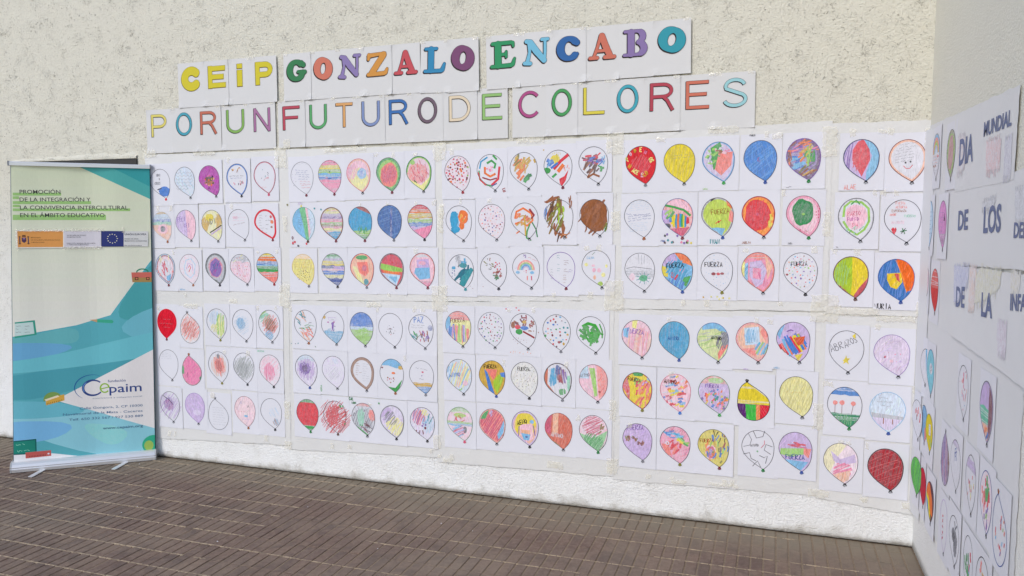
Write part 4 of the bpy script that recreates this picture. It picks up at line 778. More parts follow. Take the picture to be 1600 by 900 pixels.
region('F', 680, 465, 3.272, [[
 (120,69,145,257,'multicolour pastel balloon with the word FUERZA near its top',[T('lyel',.7),B(.5,1,'salmon',.7),P([(-1.1,1),(-.6,.6),(-.6,-.4),(-1.1,-.4)],'lblue'),H(['salmon','orange','lpur','blue','lgreen','pink'],90,20,.008,(0,-.3,.9,.6)),X('FUERZA',-.6,.3,.026,'maroon',6,.003)]),
 (287,74,309,263,'white balloon strewn with small dark red and green dots',[D(52,['maroon','purple','rose','green','dblue','dred'],.0036),D(10,['lpink','lpur'],.004),O('grey',.0025)]),
 (452,80,478,270,'balloon splashed with red blue and green paint, spatter outside',[S(10,['maroon','dred','brown'],.03,.010,None,(0,.6,.7,.3)),E(-.4,.2,.22,.13,'red'),E(-.3,-.08,.26,.16,'green',.95),E(.1,.15,.3,.12,'blue'),L([(.0,-.05),(.5,-.25),(.85,-.4)],'dred',.01),E(.1,.5,.14,.1,'gold'),S(6,['dred','brown'],.03,.008,None,(.7,.2,.2,.5)),D(12,['rose','brown'],.002,(-.2,-.6,.6,.2)),E(-.75,.3,.15,.2,'brown')],
   [('D',3,['red'],.004,(.15,.96)),('D',8,['orange','peach'],.0025,(.5,.06)),('D',4,['brown','orange'],.003,(.93,.5))]),
 (623,86,645,282,'white balloon with larger blue red yellow and green dots',[D(34,['blue','red','green','gold','lblue','maroon','teal'],.0055),E(.2,-.55,.12,.07,'dred'),K('grey')]),
 (798,96,823,291,'balloon with a bright green swirl of paint inside',[L([(-.6,.4),(-.2,.6),(.3,.5),(.6,.1),(.4,-.3),(-.1,-.4),(-.4,-.1),(.1,.1),(.5,.0)],(46,160,40),.018),S(22,[(46,160,40),(40,140,36)],.05,.016,None,(0,.05,.6,.55)),L([(.6,.6),(.8,.2),(.8,-.2)],(46,150,40),.007)])],[
 (125,314,149,500,'pale balloon with light blue and yellow strokes and blue ANIMO',[T('plb',.4),H(['lyel','plb','lblue','peach'],70,20,.007,(0,.1,.9,.85)),X('ANIMO',-.75,-.1,.024,'blue',8,.004),E(.5,-.4,.2,.15,'lpink'),S(3,['lgreen'],.02,.006,60,(.1,-.8,.1,.1))]),
 (294,321,316,510,'yellow balloon with red triangle, blue band and black FUERZA',[T('gold',.95),P([(-.5,.5),(.4,.5),(.3,.15),(.1,-.15)],'salmon',1),P([(-.6,.5),(-.35,.3),(.2,-.95),(.3,-1),(-.2,-.9)],'blue',.95),P([(.1,-.2),(.5,.2),(.9,.3),(.8,-.2),(.4,-.9),(.1,-.5)],'lime',.95),P([(.6,.3),(1.1,.4),(1,.05),(.7,.1)],'blue',.9),X('FUERZA',-.6,.52,.022,'black',4,.0042),K('dblue')]),
 (458,328,484,520,'white balloon with tiny grey ticks and printed FUERZA',[T((224,222,212),.5),D(58,['grey','olive','lgrey'],.0022),X('FUERZA',-.5,.48,.021,'black',2,.003),K('black')]),
 (629,334,653,530,'balloon with rust rim and blue, purple and white streaks',[T('white',.6),P([(-1,.6),(-.7,.9),(-.75,-.2),(-.1,-.8),(.3,-1),(-.2,-1),(-1,-.2)],(200,100,60),.9),H('cyan',85,6,.01,(-.3,.2,.25,.6)),H(['maroon','purple','dred'],100,8,.009,(.3,.3,.35,.5)),H('dblue',80,4,.008,(.0,.6,.2,.3)),H('green',95,5,.008,(.35,-.6,.25,.2)),H('mint',90,4,.006,(.8,-.1,.1,.5)),R(.004,'dbrown',.8),K('grey')]),
 (811,341,833,540,'pink-orange balloon with green middle and ANIMO at left',[T('lpink',.8),P([(.2,1),(1.2,1),(1.2,-.3),(.4,-.9)],'salmon',.7),P([(-1.1,.5),(-.4,1),(-.3,.2),(-1,.2)],'plb'),P([(-.3,.8),(.1,.8),(.3,-.7),(.1,-.8)],'lgreen',.8),X('ANIMO',-.95,.25,.02,'grey',8,.003),E(.45,-.5,.09,.05,'dred'),O('maroon')])],[
 (129,558,154,742,'pale balloon with pink cat-like face and colour bars',[T('lpink',.45),B(.7,1,'lgreen',.4),E(0,.5,.45,.15,'lime',.7),S(10,['rose','red'],.03,.006,None,(-.1,.2,.6,.2)),B(-.12,.02,'lblue',.9),B(.02,.12,'lgreen',.8),E(.4,-.35,.16,.2,'grey'),H(['rose','lpur','lblue'],30,14,.006,(-.1,-.45,.6,.3)),O('dgreen'),K('rose')]),
 (294,567,318,754,'deep pink balloon with green shoulder and blue lower right',[T('salmon',.85),H('rose',60,22,.006),P([(-1.1,.3),(-.7,.9),(-.2,1),(-.5,.4)],'green',.8),P([(.9,.4),(1,-.2),(.5,-.8),(.4,-.5),(.7,.0)],'lblue',.9),R(.006,'orange',.5),S(4,['lpur'],.03,.01,60,(0,.75,.2,.15))]),
 (463,578,486,768,'yellow balloon with black AENO lettering above a house shape',[T('peach',.8),R(.010,'lpur',.7),E(0,.2,.8,.68,'yellow',.9),P([(-.4,.05),(-.3,.2),(.55,.3),(.6,-.6),(.1,-.8),(-.4,-.4)],'lpink',.95),P([(-.35,-.1),(.4,-.1),(.35,-.35),(-.3,-.3)],'peach',1),P([(-.3,-.3),(.4,-.35),(.3,-.7),(-.1,-.7)],'lblue',.95),E(.1,-.5,.1,.06,'dblue'),X('AENO',-.55,.15,.026,'black',14,.005),E(.5,.4,.16,.11,'lblue'),L([(.6,.2),(.75,-.4)],'purple',.005),L([(-.45,.1),(-.5,-.5)],'purple',.005),K('black')]),
 (633,588,657,784,'brick-red balloon with pale stripe, green edge and ANIMO',[T((216,110,80),.85),H((205,90,60),70,24,.006),P([(-1.1,.6),(-.5,.9),(-.6,-.3),(-1.1,.0)],'rose',.9),P([(-.4,1),(.0,1),(-.05,-.1),(-.45,-.3)],'peach',.9),P([(-1,-.2),(-.4,-.6),(.1,-.85),(-.2,-1),(-.9,-.6)],'green',.9),X('ANIMO',-.55,-.35,.024,'white',-4,.004),K('lgrey'),O('maroon')]),
 (811,600,835,796,'balloon with pink hatched top and green hatched bottom',[T('lpink',.5),H('rose',30,18,.004,(0,.4,.85,.5)),P([(-1,-.05),(0,-.3),(1,.2),(.8,-.4),(.35,-1),(-.2,-.9)],(150,200,150),.9),H('green',60,20,.005,(.05,-.5,.8,.45)),Q(2,-.5,.6,.05,-.05,'rose'),S(4,['olive'],.03,.006,60,(.6,.2,.2,.2)),K('dgreen')])]])
region('G', 955, 200, 3.0, [[
 (141,86,162,275,'scarlet balloon with PODEMOS HACERLO in pale letters round its rim',[T((214,40,50),.98),H('red',60,18,.005,(0,0,.6,.6)),X('P',-.82,.2,.022,'lyel',50,.006),X('O',-.7,.5,.022,'lpink',25,.006),X('D',-.42,.66,.022,'gold',10,.006),X('E',-.08,.72,.022,'lyel',-5,.006),X('M',.2,.6,.022,'pink',-25,.006),X('OS',.5,.3,.022,'lyel',-60,.006),X('H',-.85,-.12,.022,'gold',-30,.006),X('ACE',-.6,-.35,.022,'lyel',-28,.006),X('R',.05,-.66,.022,'lpink',0,.006),X('LO',.28,-.62,.022,'gold',38,.006),K('grey')]),
 (321,76,343,270,'plain yellow balloon with two faint pencilled lines',[T('yellow',.95),H((215,195,45),80,14,.005,None,.5),Q(2,-.45,.6,.4,.25,'olive',4)]),
 (505,66,528,265,'balloon half green half coral patches with blue rim',[T('lpur',.5),R(.006,'lblue'),P([(-.5,.7),(.1,1),(.3,.3),(.1,-.3),(-.3,-.4)],(90,165,90),.95),P([(0,.4),(.9,.5),(.8,-.2),(.2,-.7),(-.2,-.4)],'salmon',.85),S(12,['lgreen','green'],.03,.010,None,(-.4,.3,.4,.4)),S(7,['pink','lpink','white'],.02,.012,None,(.3,.5,.5,.3)),E(0,.8,.2,.08,'green'),S(4,['white'],.016,.008,None,(-.6,.3,.2,.3)),S(4,['brown'],.02,.01,None,(0,.45,.2,.15)),K('green'),O('dblue')],[('X','LUCIA',.12,.02,.008,'lgreen',0,.0015)]),
 (700,59,722,262,'solid blue crayon balloon with small red mark at centre',[T((68,130,205),.92),H(['blue',(90,150,215)],40,20,.005),H((90,145,210),110,12,.003,None,.9),S(3,['purple'],.02,.006,70,(-.1,.0,.1,.12)),K('dblue')],[('X','PABLO',.22,.97,.009,'black',0,.0016)]),
 (903,50,925,257,'dark swirled balloon of purple orange blue and green crayon',[T('purple',.6),R(.016,(110,80,120),.8),S(26,['purple','brown','pink','orange'],.06,.007,20,(0,.55,.8,.4)),S(20,['blue','lblue'],.06,.008,15,(-.35,-.15,.5,.3)),S(12,['orange','gold','yellow'],.05,.009,40,(.2,.2,.5,.35)),S(10,['green','lgreen'],.05,.009,80,(.35,.1,.3,.4)),S(12,['olive','gold','brown','grey'],.05,.007,40,(.3,-.5,.5,.3)),S(8,['brown','orange'],.05,.005,90,(-.8,.1,.1,.5)),O('purple',.003),K('dgreen')],[('Q',1,.1,.3,.04,0,'grey')])],[
 (134,337,155,525,'white balloon with slanting blue handwriting and ruled pencil lines',[Q(5,-.7,.8,.85,.4,'plb',8),Q(1,-.9,.6,.25,.25,'dblue',-4),Q(3,-.8,.85,.1,-.15,'dblue',8),Q(5,-.7,.7,-.3,-.7,'plb',6),K('brown')]),
 (313,331,335,523,'crayon-block balloon of many colours above painted finger dots',[T('salmon',.5),P([(-.8,.6),(-.2,1),(.6,.8),(.9,.3),(0,.5)],'lpink',.9),L([(-.8,.65),(-.2,.55),(.4,.4),(.85,.1)],'green',.012),P([(-1,.4),(-.5,.4),(-.5,-.4),(-1,-.2)],'lpur',.95),H(['cyan','yellow','orange','red','green','blue'],88,14,.012,(.15,-.15,.6,.4),.95),E(-.65,-.45,.22,.15,'black'),P([(-.6,-.6),(.8,-.5),(.4,-.95),(.1,-.95)],'rose',.85),S(8,['green','lgreen','cyan'],.03,.012,60,(-.4,.2,.4,.3)),K('maroon'),O('dblue')],
   [('D',10,['teal','purple','dbrown','pink','lgreen','yellow'],.006,(.5,.08)),('D',3,['purple','black'],.006,(.1,.2)),('X','IVAN',.06,.07,.01,'dblue',0,.002)]),
 (500,327,523,521,'lime-green balloon reading FUERZA with a small red bolt',[T((190,210,90),.95),R(.008,'grey',.5),P([(-1,-.3),(-.5,-.6),(0,-.95),(-.6,-.9)],'cyan'),P([(-.5,-.6),(0,-.55),(.5,-.6),(.3,-1),(0,-.75)],'lblue',.9),P([(.8,.4),(1.1,.1),(1,-.3),(.7,-.2)],'salmon'),P([(.5,.9),(.9,.7),(.9,.4),(.6,.6)],'orange'),P([(-.5,1),(-.1,1),(-.4,.8)],'black'),X('FUERZA',-.38,.12,.026,'brown',6,.003),L([(-.1,-.35),(.1,-.2),(.05,-.32),(.25,-.15)],'red',.004),K('dblue')],[('X','IVAN',.3,.03,.022,'teal',0,.004)]),
 (691,321,715,520,'scarlet balloon with an orange outer ring',[T((240,150,70),.95),R(.004,'red'),E(-.02,.05,.78,.84,(220,58,62),.95),H('red',85,26,.005,(-.02,.05,.7,.75)),S(4,['yellow'],.03,.012,80,(.8,-.3,.1,.3)),E(-.05,.1,.1,.08,'rose',.9),O('dred',.003),K('lgrey')],[('X','NOELIA',.12,.02,.012,'brown',4,.002)]),
 (902,318,925,522,'pink balloon with a dark green disc at its centre',[T('lpink',.8),R(.012,'pink',.7),E(-.02,.18,.62,.66,(45,140,80),.95),H('dgreen',70,20,.005,(-.02,.18,.55,.55)),E(.0,.1,.1,.06,'lgreen',.9),S(12,['rose'],.008,.004,90,(.1,-.75,.5,.1)),D(12,['rose'],.0025,(.85,.1,.1,.5)),O('maroon'),K('dgreen')],[('X','SARA',.15,.02,.009,'grey',0,.0016)])],[
 (136,586,157,773,'white balloon with pencil lines and a green spiky sun shape',[T('white',.4),B(-.3,.1,'lgrey',.35),L([(-.1,.95),(-.05,.4)],'lgrey',.003),L([(.1,.9),(.12,.4)],'lgrey',.003),L([(.3,.85),(.3,.4)],'lgrey',.003),L([(-.9,.15),(-.4,.25),(.8,.15)],'grey',.003),E(.25,-.35,.28,.18,(90,170,130),.9)]+[L([(.25+.28*cos(a),-.35+.18*sin(a)),(.25+.5*cos(a),-.35+.33*sin(a))],'teal',.003) for a in (0,.7,1.4,2.1,2.8,3.5,4.2,4.9,5.6)]+[E(.2,-.3,.05,.03,'dgreen'),E(-.5,-.3,.2,.2,'lpink',.5)]),
 (312,585,335,775,'patchwork balloon in orange yellow and blue, dark FUERZA across',[T('lblue',.9),P([(-.3,1.1),(1.1,1),(1,.3),(.3,.5)],'orange',.9),P([(-1,.9),(-.2,1),(.0,.6),(-.6,.3),(-1.1,.3)],'lpur',.9),P([(-1.1,.35),(-.6,.2),(-.6,-.3),(-1.1,-.2)],'yellow',.9),P([(-.4,0),(.2,-.2),(-.1,-.45),(-.4,-.3)],'red',.95),P([(.1,.1),(.5,.2),(.3,-.1)],'pink'),P([(.4,-.3),(.9,-.2),(.6,-.8),(.35,-.6)],'green',.9),H('cyan',60,14,.006,(.0,.1,.8,.5),.7),H('blue',70,8,.006,(0,-.6,.6,.3),.7),X('FUERZA',-.7,.18,.026,'black',4,.004),K('dblue')]),
 (497,585,520,778,'white balloon with blue specks, FUERZA and three red hearts',[D(60,['plb','lblue','lgrey'],.0018),X('FUERZA',-.75,.25,.026,'black',3,.0036),E(-.2,-.1,.14,.08,'dred'),E(.1,-.1,.12,.07,'red'),E(.35,-.08,.12,.06,'dred'),K('olive')],[('D',7,['lyel','gold','pyel'],.005,(.5,.05))]),
 (690,583,712,781,'pink balloon with lilac heart area and red and yellow edges',[T('pink',.75),B(.65,1,'salmon',.85),R(.008,'salmon'),P([(-1,.6),(-.8,.5),(-.75,-.4),(-1.1,-.2)],'lyel',.9),P([(-.8,.4),(-.6,.5),(-.6,-.5),(-.8,-.3)],'lblue',.7),P([(-.5,.5),(.2,.6),(.55,.1),(.3,-.6),(-.1,-.8),(-.5,-.2)],'lpur',.7),P([(-.3,.2),(.2,.2),(.2,-.4),(-.3,-.3)],'pink',.7),P([(.4,.9),(.9,.3),(.6,-.4),(.5,.3)],'peach'),Q(1,-.7,.2,.25,.25,'maroon',-4),O('maroon')]),
 (889,585,910,787,'white balloon with small red and brown dots around FUERZA',[T('white',.3),D(56,['salmon','rose','peach','lgreen','brown','lblue','purple'],.0036),X('FUERZA',-.55,.33,.022,'black',2,.003),E(-.78,-.1,.08,.05,'dred'),K('black')])]])
region('H', 955, 480, 3.0, [[
 (121,60,146,244,'pink balloon with yellow stripe, blue at left and FUERZA across',[T('lpink',.7),H(['peach','pink','salmon'],85,16,.007,(.2,-.2,.8,.8),.6),P([(-.3,1),(.05,1),(-.05,.5),(-.3,.6)],'lyel',1),P([(-.9,.5),(-.5,.6),(-.6,.0),(-.9,.1)],'lblue'),X('FUERZA',-.65,.3,.026,'purple',-6,.0035)]),
 (297,66,319,254,'blue balloon darker in the centre with ANIMO written across',[T((90,165,200),.9),E(-.05,.1,.75,.75,(60,145,190),.8),H('cyan',90,24,.005,None,.6),X('ANIMO',-.4,.0,.02,'dblue',0,.003),K('dblue')]),
 (478,72,502,264,'pale green balloon with blue top and red lower right',[T((205,215,150),.85),P([(-.6,1),(1,1),(1,.3),(.2,.7),(-.7,.6)],'lblue',.9),P([(.5,.6),(1.1,.5),(1,-.1),(.6,-.2)],'grey',.7),P([(1,-.1),(.9,-.3),(.4,-.95),(.35,-.6),(.6,-.2)],'salmon',.95),H('grey',70,8,.005,(.6,.0,.35,.5)),S(12,['lgreen','lgrey'],.08,.003,20,(-.2,0,.6,.5)),X('ANIMO',-.1,.15,.018,'black',-6,.004),O('dblue')]),
 (662,71,689,266,'pastel balloon with salmon frame, blue patch and rainbow strokes',[T('peach',.8),R(.01,'salmon',.6),P([(-.5,.7),(.4,.8),(.5,-.1),(-.4,-.2)],'plb',.9),H('lblue',90,8,.006,(-.1,.3,.35,.4)),P([(-.7,-.4),(.2,-.3),(.3,-.8)],'salmon',.8),H(['lblue','lgreen','lpur','cyan'],65,8,.010,(.6,-.3,.3,.5)),P([(.6,.8),(1,.4),(.8,.1),(.5,.5)],'salmon'),Q(1,-.4,.1,-.05,-.05,'grey'),O('maroon')],[('X','LUCIA',.3,.0,.008,'lpur',0,.0015)]),
 (855,69,882,266,'lilac-topped balloon with slanting red yellow and blue blocks',[T('lpur',.85),P([(-1,.4),(-.5,.9),(-.7,.4),(-.8,.1)],'lblue',.9),H(['red','yellow','orange','lblue','lgreen','blue','salmon'],118,18,.013,(0,-.2,.85,.55),.95),P([(.0,.2),(.7,.3),(.6,-.1),(.3,-.2)],(215,95,60),1),P([(.1,-.7),(.6,-.6),(.4,-.95),(.3,-.95)],'yellow'),L([(-.4,.5),(-.15,.6),(.0,.55)],'purple',.006)],[('X','ANGELA',.04,.015,.008,'lblue',0,.0015)])],[
 (124,304,147,488,'fiery yellow and red swirled balloon with green cap',[T('yellow',.9),R(.004,'red'),S(26,['red','orange','salmon'],.05,.010,70,(.3,-.1,.6,.75)),P([(-1,.2),(-.7,.7),(-.5,.1),(-.5,-.6)],'red',.7),P([(-.4,1),(.5,1),(.3,.8),(-.2,.8)],'green',.9),S(5,['green','lgreen'],.03,.01,60,(-.2,.55,.5,.2)),S(6,['lblue','lpur'],.02,.007,60,(.6,.55,.3,.25)),X('FUERZA',-.65,.55,.02,'maroon',-8,.0035),K('olive')]),
 (303,312,323,501,'balloon of scattered red blue and yellow crayon blocks with ANIMO',[T('lpink',.7),S(44,['red','orange','blue','lpink','yellow','salmon','lblue','rose'],.03,.013,20),S(6,['white'],.03,.008,20),X('ANIMO',-.75,.5,.022,'dbrown',-4,.004),O('rose'),K('blue')]),
 (483,320,508,511,'confetti-patched balloon with pink top and FUERZA in purple',[T('lpur',.7),B(.6,1,'salmon',.5),E(.1,.75,.5,.15,'lgreen',.6),S(50,['red','orange','blue','green','yellow','purple','teal','pink'],.02,.010,60,(.05,-.3,.85,.6)),X('FUERZA',-.55,.35,.02,'purple',0,.003),K('green'),O('dgreen')]),
 (665,529,637,337,'upside-down balloon, yellow above and four vivid colour bars below',[B(-.15,1,(222,200,45),.98,.0),P([(-1.2,-.15),(-.5,-.15),(-.4,-1.1),(-1.2,-1.1)],(90,40,110),1),P([(-.5,-.15),(.15,-.15),(.2,-1.1),(-.4,-1.1)],(70,185,75),1),P([(.15,-.15),(.42,-.15),(.42,-1.1),(.2,-1.1)],(235,135,80),1),P([(.42,-.15),(1.2,-.15),(1.2,-1.1),(.42,-1.1)],(215,40,60),1),L([(-1,-.15),(1,-.15)],'dbrown',.002),K('black'),O('black',.003)]),
 (868,324,895,523,'plain pale yellow balloon with a faint word across',[T((226,220,145),.85),H((214,205,130),70,16,.005,None,.4),Q(1,-.7,.4,.2,.2,'gold')])],[
 (124,544,149,726,'lilac balloon with FUERZA on top and a brown dashed belt',[T((200,175,220),.85),H('lpur',20,14,.005,None,.6),X('FUERZA',-.7,.62,.026,'purple',4,.0036),S(13,['brown','rose','maroon','olive'],.022,.006,88,(-.4,.15,.5,.1)),S(9,['brown','rose','maroon'],.022,.006,88,(.45,-.05,.45,.1)),K('grey')]),
 (301,557,323,742,'red-patched balloon with blue top band and green streak',[T('pink',.6),S(16,['blue','cyan','lblue'],.04,.009,-15,(-.1,.55,.6,.2)),S(14,['red','salmon'],.05,.011,60,(-.1,-.2,.55,.4)),S(9,['green','lgreen','yellow'],.05,.01,-25,(.5,.2,.4,.2)),P([(-.9,.0),(-.5,.0),(-.2,-.6),(-.5,-.6)],'salmon',.9),E(-.5,.05,.14,.1,'white'),E(-.5,.05,.05,.04,'red'),K('olive')]),
 (481,571,508,759,'olive balloon with red oval at heart and dark specks, FUERZA',[T((214,200,90),.85),E(-.15,-.25,.35,.4,'lpink',.8),E(-.15,-.25,.28,.33,'rose',.8),E(-.15,-.25,.15,.2,'purple',.6),S(26,['olive','gold','blue','lgreen','orange'],.035,.009,80,(.2,-.1,.75,.7)),S(8,['black','dblue','dred'],.03,.006,80,(.6,.3,.3,.6)),X('FUERZA',-.85,.25,.02,'brown',6,.0032),L([(.0,.95),(.1,.6),(.3,.9)],'black',.005),O('black'),K('maroon')]),
 (690,576,712,770,'white balloon with curving black lines like a jigsaw',[L([(-.6,.8),(-.4,.5),(-.5,.2),(-.9,.1)],'grey',.003),L([(-.3,.95),(-.1,.6),(.3,.7),(.4,1)],'black',.003),L([(-.9,-.3),(-.5,-.2),(-.4,-.5),(-.1,-.6)],'black',.003),L([(.9,.2),(.5,.3),(.4,.0),(.8,-.2)],'black',.003),L([(.1,-.3),(.4,-.4),(.6,-.3),(.5,-.7)],'black',.003),L([(-.3,-.9),(0,-.6),(.2,-.9)],'black',.003),X('ANIMO',-.45,.12,.014,'black',6,.002),E(-.02,-.1,.06,.05,'green',.7),L([(.2,.1),(.4,.3),(.4,.5)],'rose',.003),K('dgreen')]),
 (865,584,892,780,'lilac balloon with red and green bands, FUERZA above blue base',[T('lpur',.8),P([(-.9,.1),(.5,.2),(.6,-.1),(-.3,-.3),(-.9,-.2)],'lgreen',.8),S(10,['rose','red'],.05,.007,-8,(.1,.35,.5,.1)),P([(.5,.2),(.95,.2),(.8,-.3),(.5,-.1)],'salmon',.8),P([(-.7,-.45),(.8,-.5),(.4,-.95),(.2,-.95)],'lblue',.9),X('FUERZA',-.55,-.45,.026,'dblue',4,.004),K('dblue')])]])
region('I', 1270, 180, 2.8125, [[
 (215,107,232,302,'balloon with purple, red and sky-blue vertical parts',[T('lpur',.8),H(['purple','lpur'],80,14,.005,(-.7,.1,.4,.8)),P([(.0,1.1),(1.1,1),(1.1,-.5),(.3,-1),(.3,-.6),(.6,.2)],(140,190,222),.95),P([(-.2,.9),(.1,1),(.45,.5),(.5,0),(.05,-.8),(-.5,0),(-.5,.5)],(222,80,90),.9),H('red',75,18,.004,(0,.1,.4,.7)),R(.003,'dblue')],[('X','ALAE',.13,.02,.024,'salmon',4,.0025)]),
 (418,108,434,305,'pale balloon with brown rim, handwriting and smiling face',[T('white',.5),R(.010,'peach',.8),Q(2,-.5,.6,.75,.6,'grey',8),Q(5,-.7,.5,.45,-.1,'grey',10),E(-.08,-.1,.05,.05,'black'),E(.18,-.06,.05,.05,'black'),L([(-.2,-.25),(-.05,-.38),(.15,-.38),(.3,-.22)],'red',.003),O('maroon',.003)])],[
 (192,365,208,562,'balloon with green wavy ring around a pink scribbled centre',[T('white',.4),R(.005,'grey',.5),L([(-.7,.1),(-.65,.6),(-.3,.85),(.3,.8),(.7,.5),(.75,-.1),(.5,-.5),(.1,-.75),(-.4,-.5),(-.7,-.1)],'lgreen',.011),E(0,.1,.62,.6,'lpink',.9),L([(-.3,.7),(.0,.9),(.2,.7)],'green',.007),X('PARTO',-.45,.15,.02,'rose',4,.0025),X('FUFFD',-.45,-.1,.018,'mag',4,.0025),X('SIA',-.2,-.35,.016,'rose',0,.0025),S(8,['mint','green'],.02,.004,60,(0,-.5,.5,.2))],[('X','SARA',.02,.02,.008,'grey',0,.0014)]),
 (397,372,410,571,'white balloon of brown words above a heart and star',[X('FIESTA',-.4,.78,.012,'salmon',0,.0016),X('ALEGRIA',-.4,.6,.012,'salmon',0,.0016),X('ESPERANZA',-.6,.42,.012,'brown',0,.0016),X('AMOR',-.7,.24,.012,'salmon',0,.0016),X('FUERZAS',.1,.18,.012,'mint',0,.0016),X('ANIMATE',-.6,-.14,.014,'lpink',0,.0016),P([(-.6,-.4),(-.5,-.3),(-.42,-.38),(-.35,-.3),(-.3,-.42),(-.45,-.68)],'red',.95),L([(-.1,-.5),(.25,-.45)],'dgreen',.004),L([(0,-.35),(.15,-.62)],'dgreen',.004),L([(.18,-.35),(-.05,-.6)],'black',.003)])],[
 (169,621,186,815,'balloon half lime green half yellow with crimson edge',[T((168,196,48),.98),P([(.05,1.1),(1.1,1.1),(1.1,-.6),(.2,-1),(.0,-1),(.1,-.2)],(228,205,50),.98),P([(1.1,.2),(.9,-.1),(.5,-.5),(.2,-.9),(.3,-1),(1.1,-.6)],(190,60,70),.9),P([(-1.1,-.1),(-.75,-.3),(0,-.85),(0,-1),(-.4,-.9),(-1.1,-.4)],(180,60,70),.9),R(.003,'dred'),H('lgreen',85,10,.004,(-.5,.1,.4,.7),.4),K('dbrown')]),
 (369,632,385,829,'balloon in blue and orange with a yellow and red patch',[T((40,110,180),.95),H('blue',80,14,.005,None,.5),P([(-.05,1.1),(1.2,1.1),(1.2,-.4),(.6,-.55),(.5,-.4),(.2,.4)],(232,108,45),1),P([(-.5,.3),(.25,.35),(.35,-.1),(.05,-.45),(-.3,-.35),(-.5,0)],(228,195,50),1),P([(-.1,.3),(.15,.3),(.2,-.1),(.05,.0)],(205,60,55),1),L([(-.05,.95),(.35,.2),(.6,-.6)],(230,150,60),.003),K('dblue'),O('dblue')],[('X','NURIA',.03,.015,.026,'black',0,.0036)])]])
region('J', 1270, 490, 2.195, [[
 (117,58,120,208,'white balloon with ABRAZOS in black and two yellow stars',[X('ABRA',-.85,-.08,.038,'grey',22,.0032),X('ZOS',.1,.28,.030,'grey',26,.0032),P([(-.2,-.5),(-.05,-.35),(0,-.2),(.05,-.35),(.25,-.35),(.1,-.48),(.18,-.65),(0,-.55),(-.18,-.65),(-.1,-.5)],'yellow',.9),P([(.3,.75),(.5,.9),(.5,.6)],'yellow',.9)]),
 (272,72,292,222,'pale lilac balloon with faint flowers and tiny text',[T((216,198,222),.75),Q(5,-.4,.4,.7,.2,'lpur'),E(-.35,-.1,.06,.05,'rose'),E(.0,-.3,.1,.08,'lpink'),E(.5,-.3,.07,.05,'lpur'),D(5,['maroon','pink'],.003,(.1,-.1,.6,.25)),O('purple')])],[
 (111,251,124,399,'balloon with blue top, three red tulips and green grass',[B(.6,1,(62,125,195),.9,.03),B(-1,-.32,(45,135,95),.95,.03),H('green',80,10,.005,(0,-.65,.7,.3)),E(-.55,.2,.14,.11,'salmon'),E(-.15,.22,.15,.12,'salmon'),E(.5,.2,.14,.11,'salmon'),L([(-.55,.1),(-.55,-.32)],'maroon',.002),L([(-.15,.1),(-.15,-.32)],'maroon',.002),L([(.5,.1),(.4,-.32)],'maroon',.002),K('dgreen')]),
 (258,268,258,415,'pale blue landscape balloon with grey handwriting and pencilled houses',[T((205,220,236),.75),Q(1,-.6,.3,.7,.7,'grey'),Q(1,-.7,.5,.5,.5,'grey'),Q(1,-.4,.4,.3,.3,'grey'),P([(-1,-.05),(1,-.2),(.9,-.35),(-.9,-.3)],'lgrey',.7),P([(-.9,-.3),(.8,-.35),(.3,-.9),(-.3,-.9)],'lav',.8),L([(-.2,-.3),(-.2,-.6)],'brown',.004),L([(.3,-.35),(.3,-.6)],'brown',.004),O('lblue'),K('dblue')])],[
 (97,443,109,591,'pastel balloon of soft yellow, lilac and pink fields',[T((235,215,225),.85),P([(-1.1,.5),(-.4,1.1),(.3,.9),(-.2,.3),(-.6,-.5),(-1.1,-.2)],(232,225,190),.95),P([(-.6,.6),(0,.2),(.8,.5),(.9,.1),(.0,-.1),(-.4,.1)],'lpur',.7),H('pink',30,14,.006,(.1,-.4,.7,.35),.5),P([(-.4,-.6),(.6,-.3),(.5,-.8),(.1,-1)],'peach',.7)]),
 (250,462,265,614,'solid dark red crayon balloon with a heavy dark outline',[T((176,34,46),.97),H((150,28,38),80,26,.005),H((195,60,65),30,10,.004,None,.5),R(.005,'dred'),O('black',.0034)])]])

# ------------------------------------------------------------------ title sheets
def arc(cx, cy, rx, ry, t0, t1, n=14): return [(cx+rx*cos(radians(t0+(t1-t0)*i/n)), cy+ry*sin(radians(t0+(t1-t0)*i/n))) for i in range(n+1)]
# plain narrow letters: strokes in a unit box
PLAIN = {
 'P': [[(.06,0),(.06,1)],[(.06,.95),(.5,.95)]+arc(.55,.70,.36,.25,90,-90,9)+[(.06,.45)]],
 'O': [arc(.5,.5,.42,.46,0,360,30)], 'R': [[(.06,0),(.06,1)],[(.06,.95),(.52,.95)]+arc(.56,.73,.33,.22,90,-90,9)+[(.06,.50)],[(.55,.5),(.72,.36),(.95,0)]],
 'U': [[(.08,1),(.08,.36)]+arc(.5,.36,.42,.33,180,360,12)+[(.92,1)]], 'N': [[(.08,0),(.08,1)],[(.08,.98),(.92,.02)],[(.92,0),(.92,1)]],
 'F': [[(.08,0),(.08,1)],[(.08,.95),(.96,.95)],[(.08,.52),(.86,.52)]], 'T': [[(.5,0),(.5,.95)],[(.02,.95),(.98,.95)]],
 'D': [[(.08,0),(.08,1)],[(.08,.95),(.42,.95)]+arc(.42,.5,.48,.45,90,-90,16)+[(.08,.05)]],
 'E': [[(.08,0),(.08,1)],[(.08,.95),(.96,.95)],[(.08,.52),(.88,.52)],[(.08,.05),(.98,.05)]],
 'C': [arc(.52,.5,.44,.46,42,318,22)], 'L': [[(.08,1),(.08,0)],[(.08,.05),(.96,.05)]],
 'S': [arc(.5,.73,.36,.23,15,200,12)+arc(.5,.27,.40,.23,60,-165,14)[1:]]}
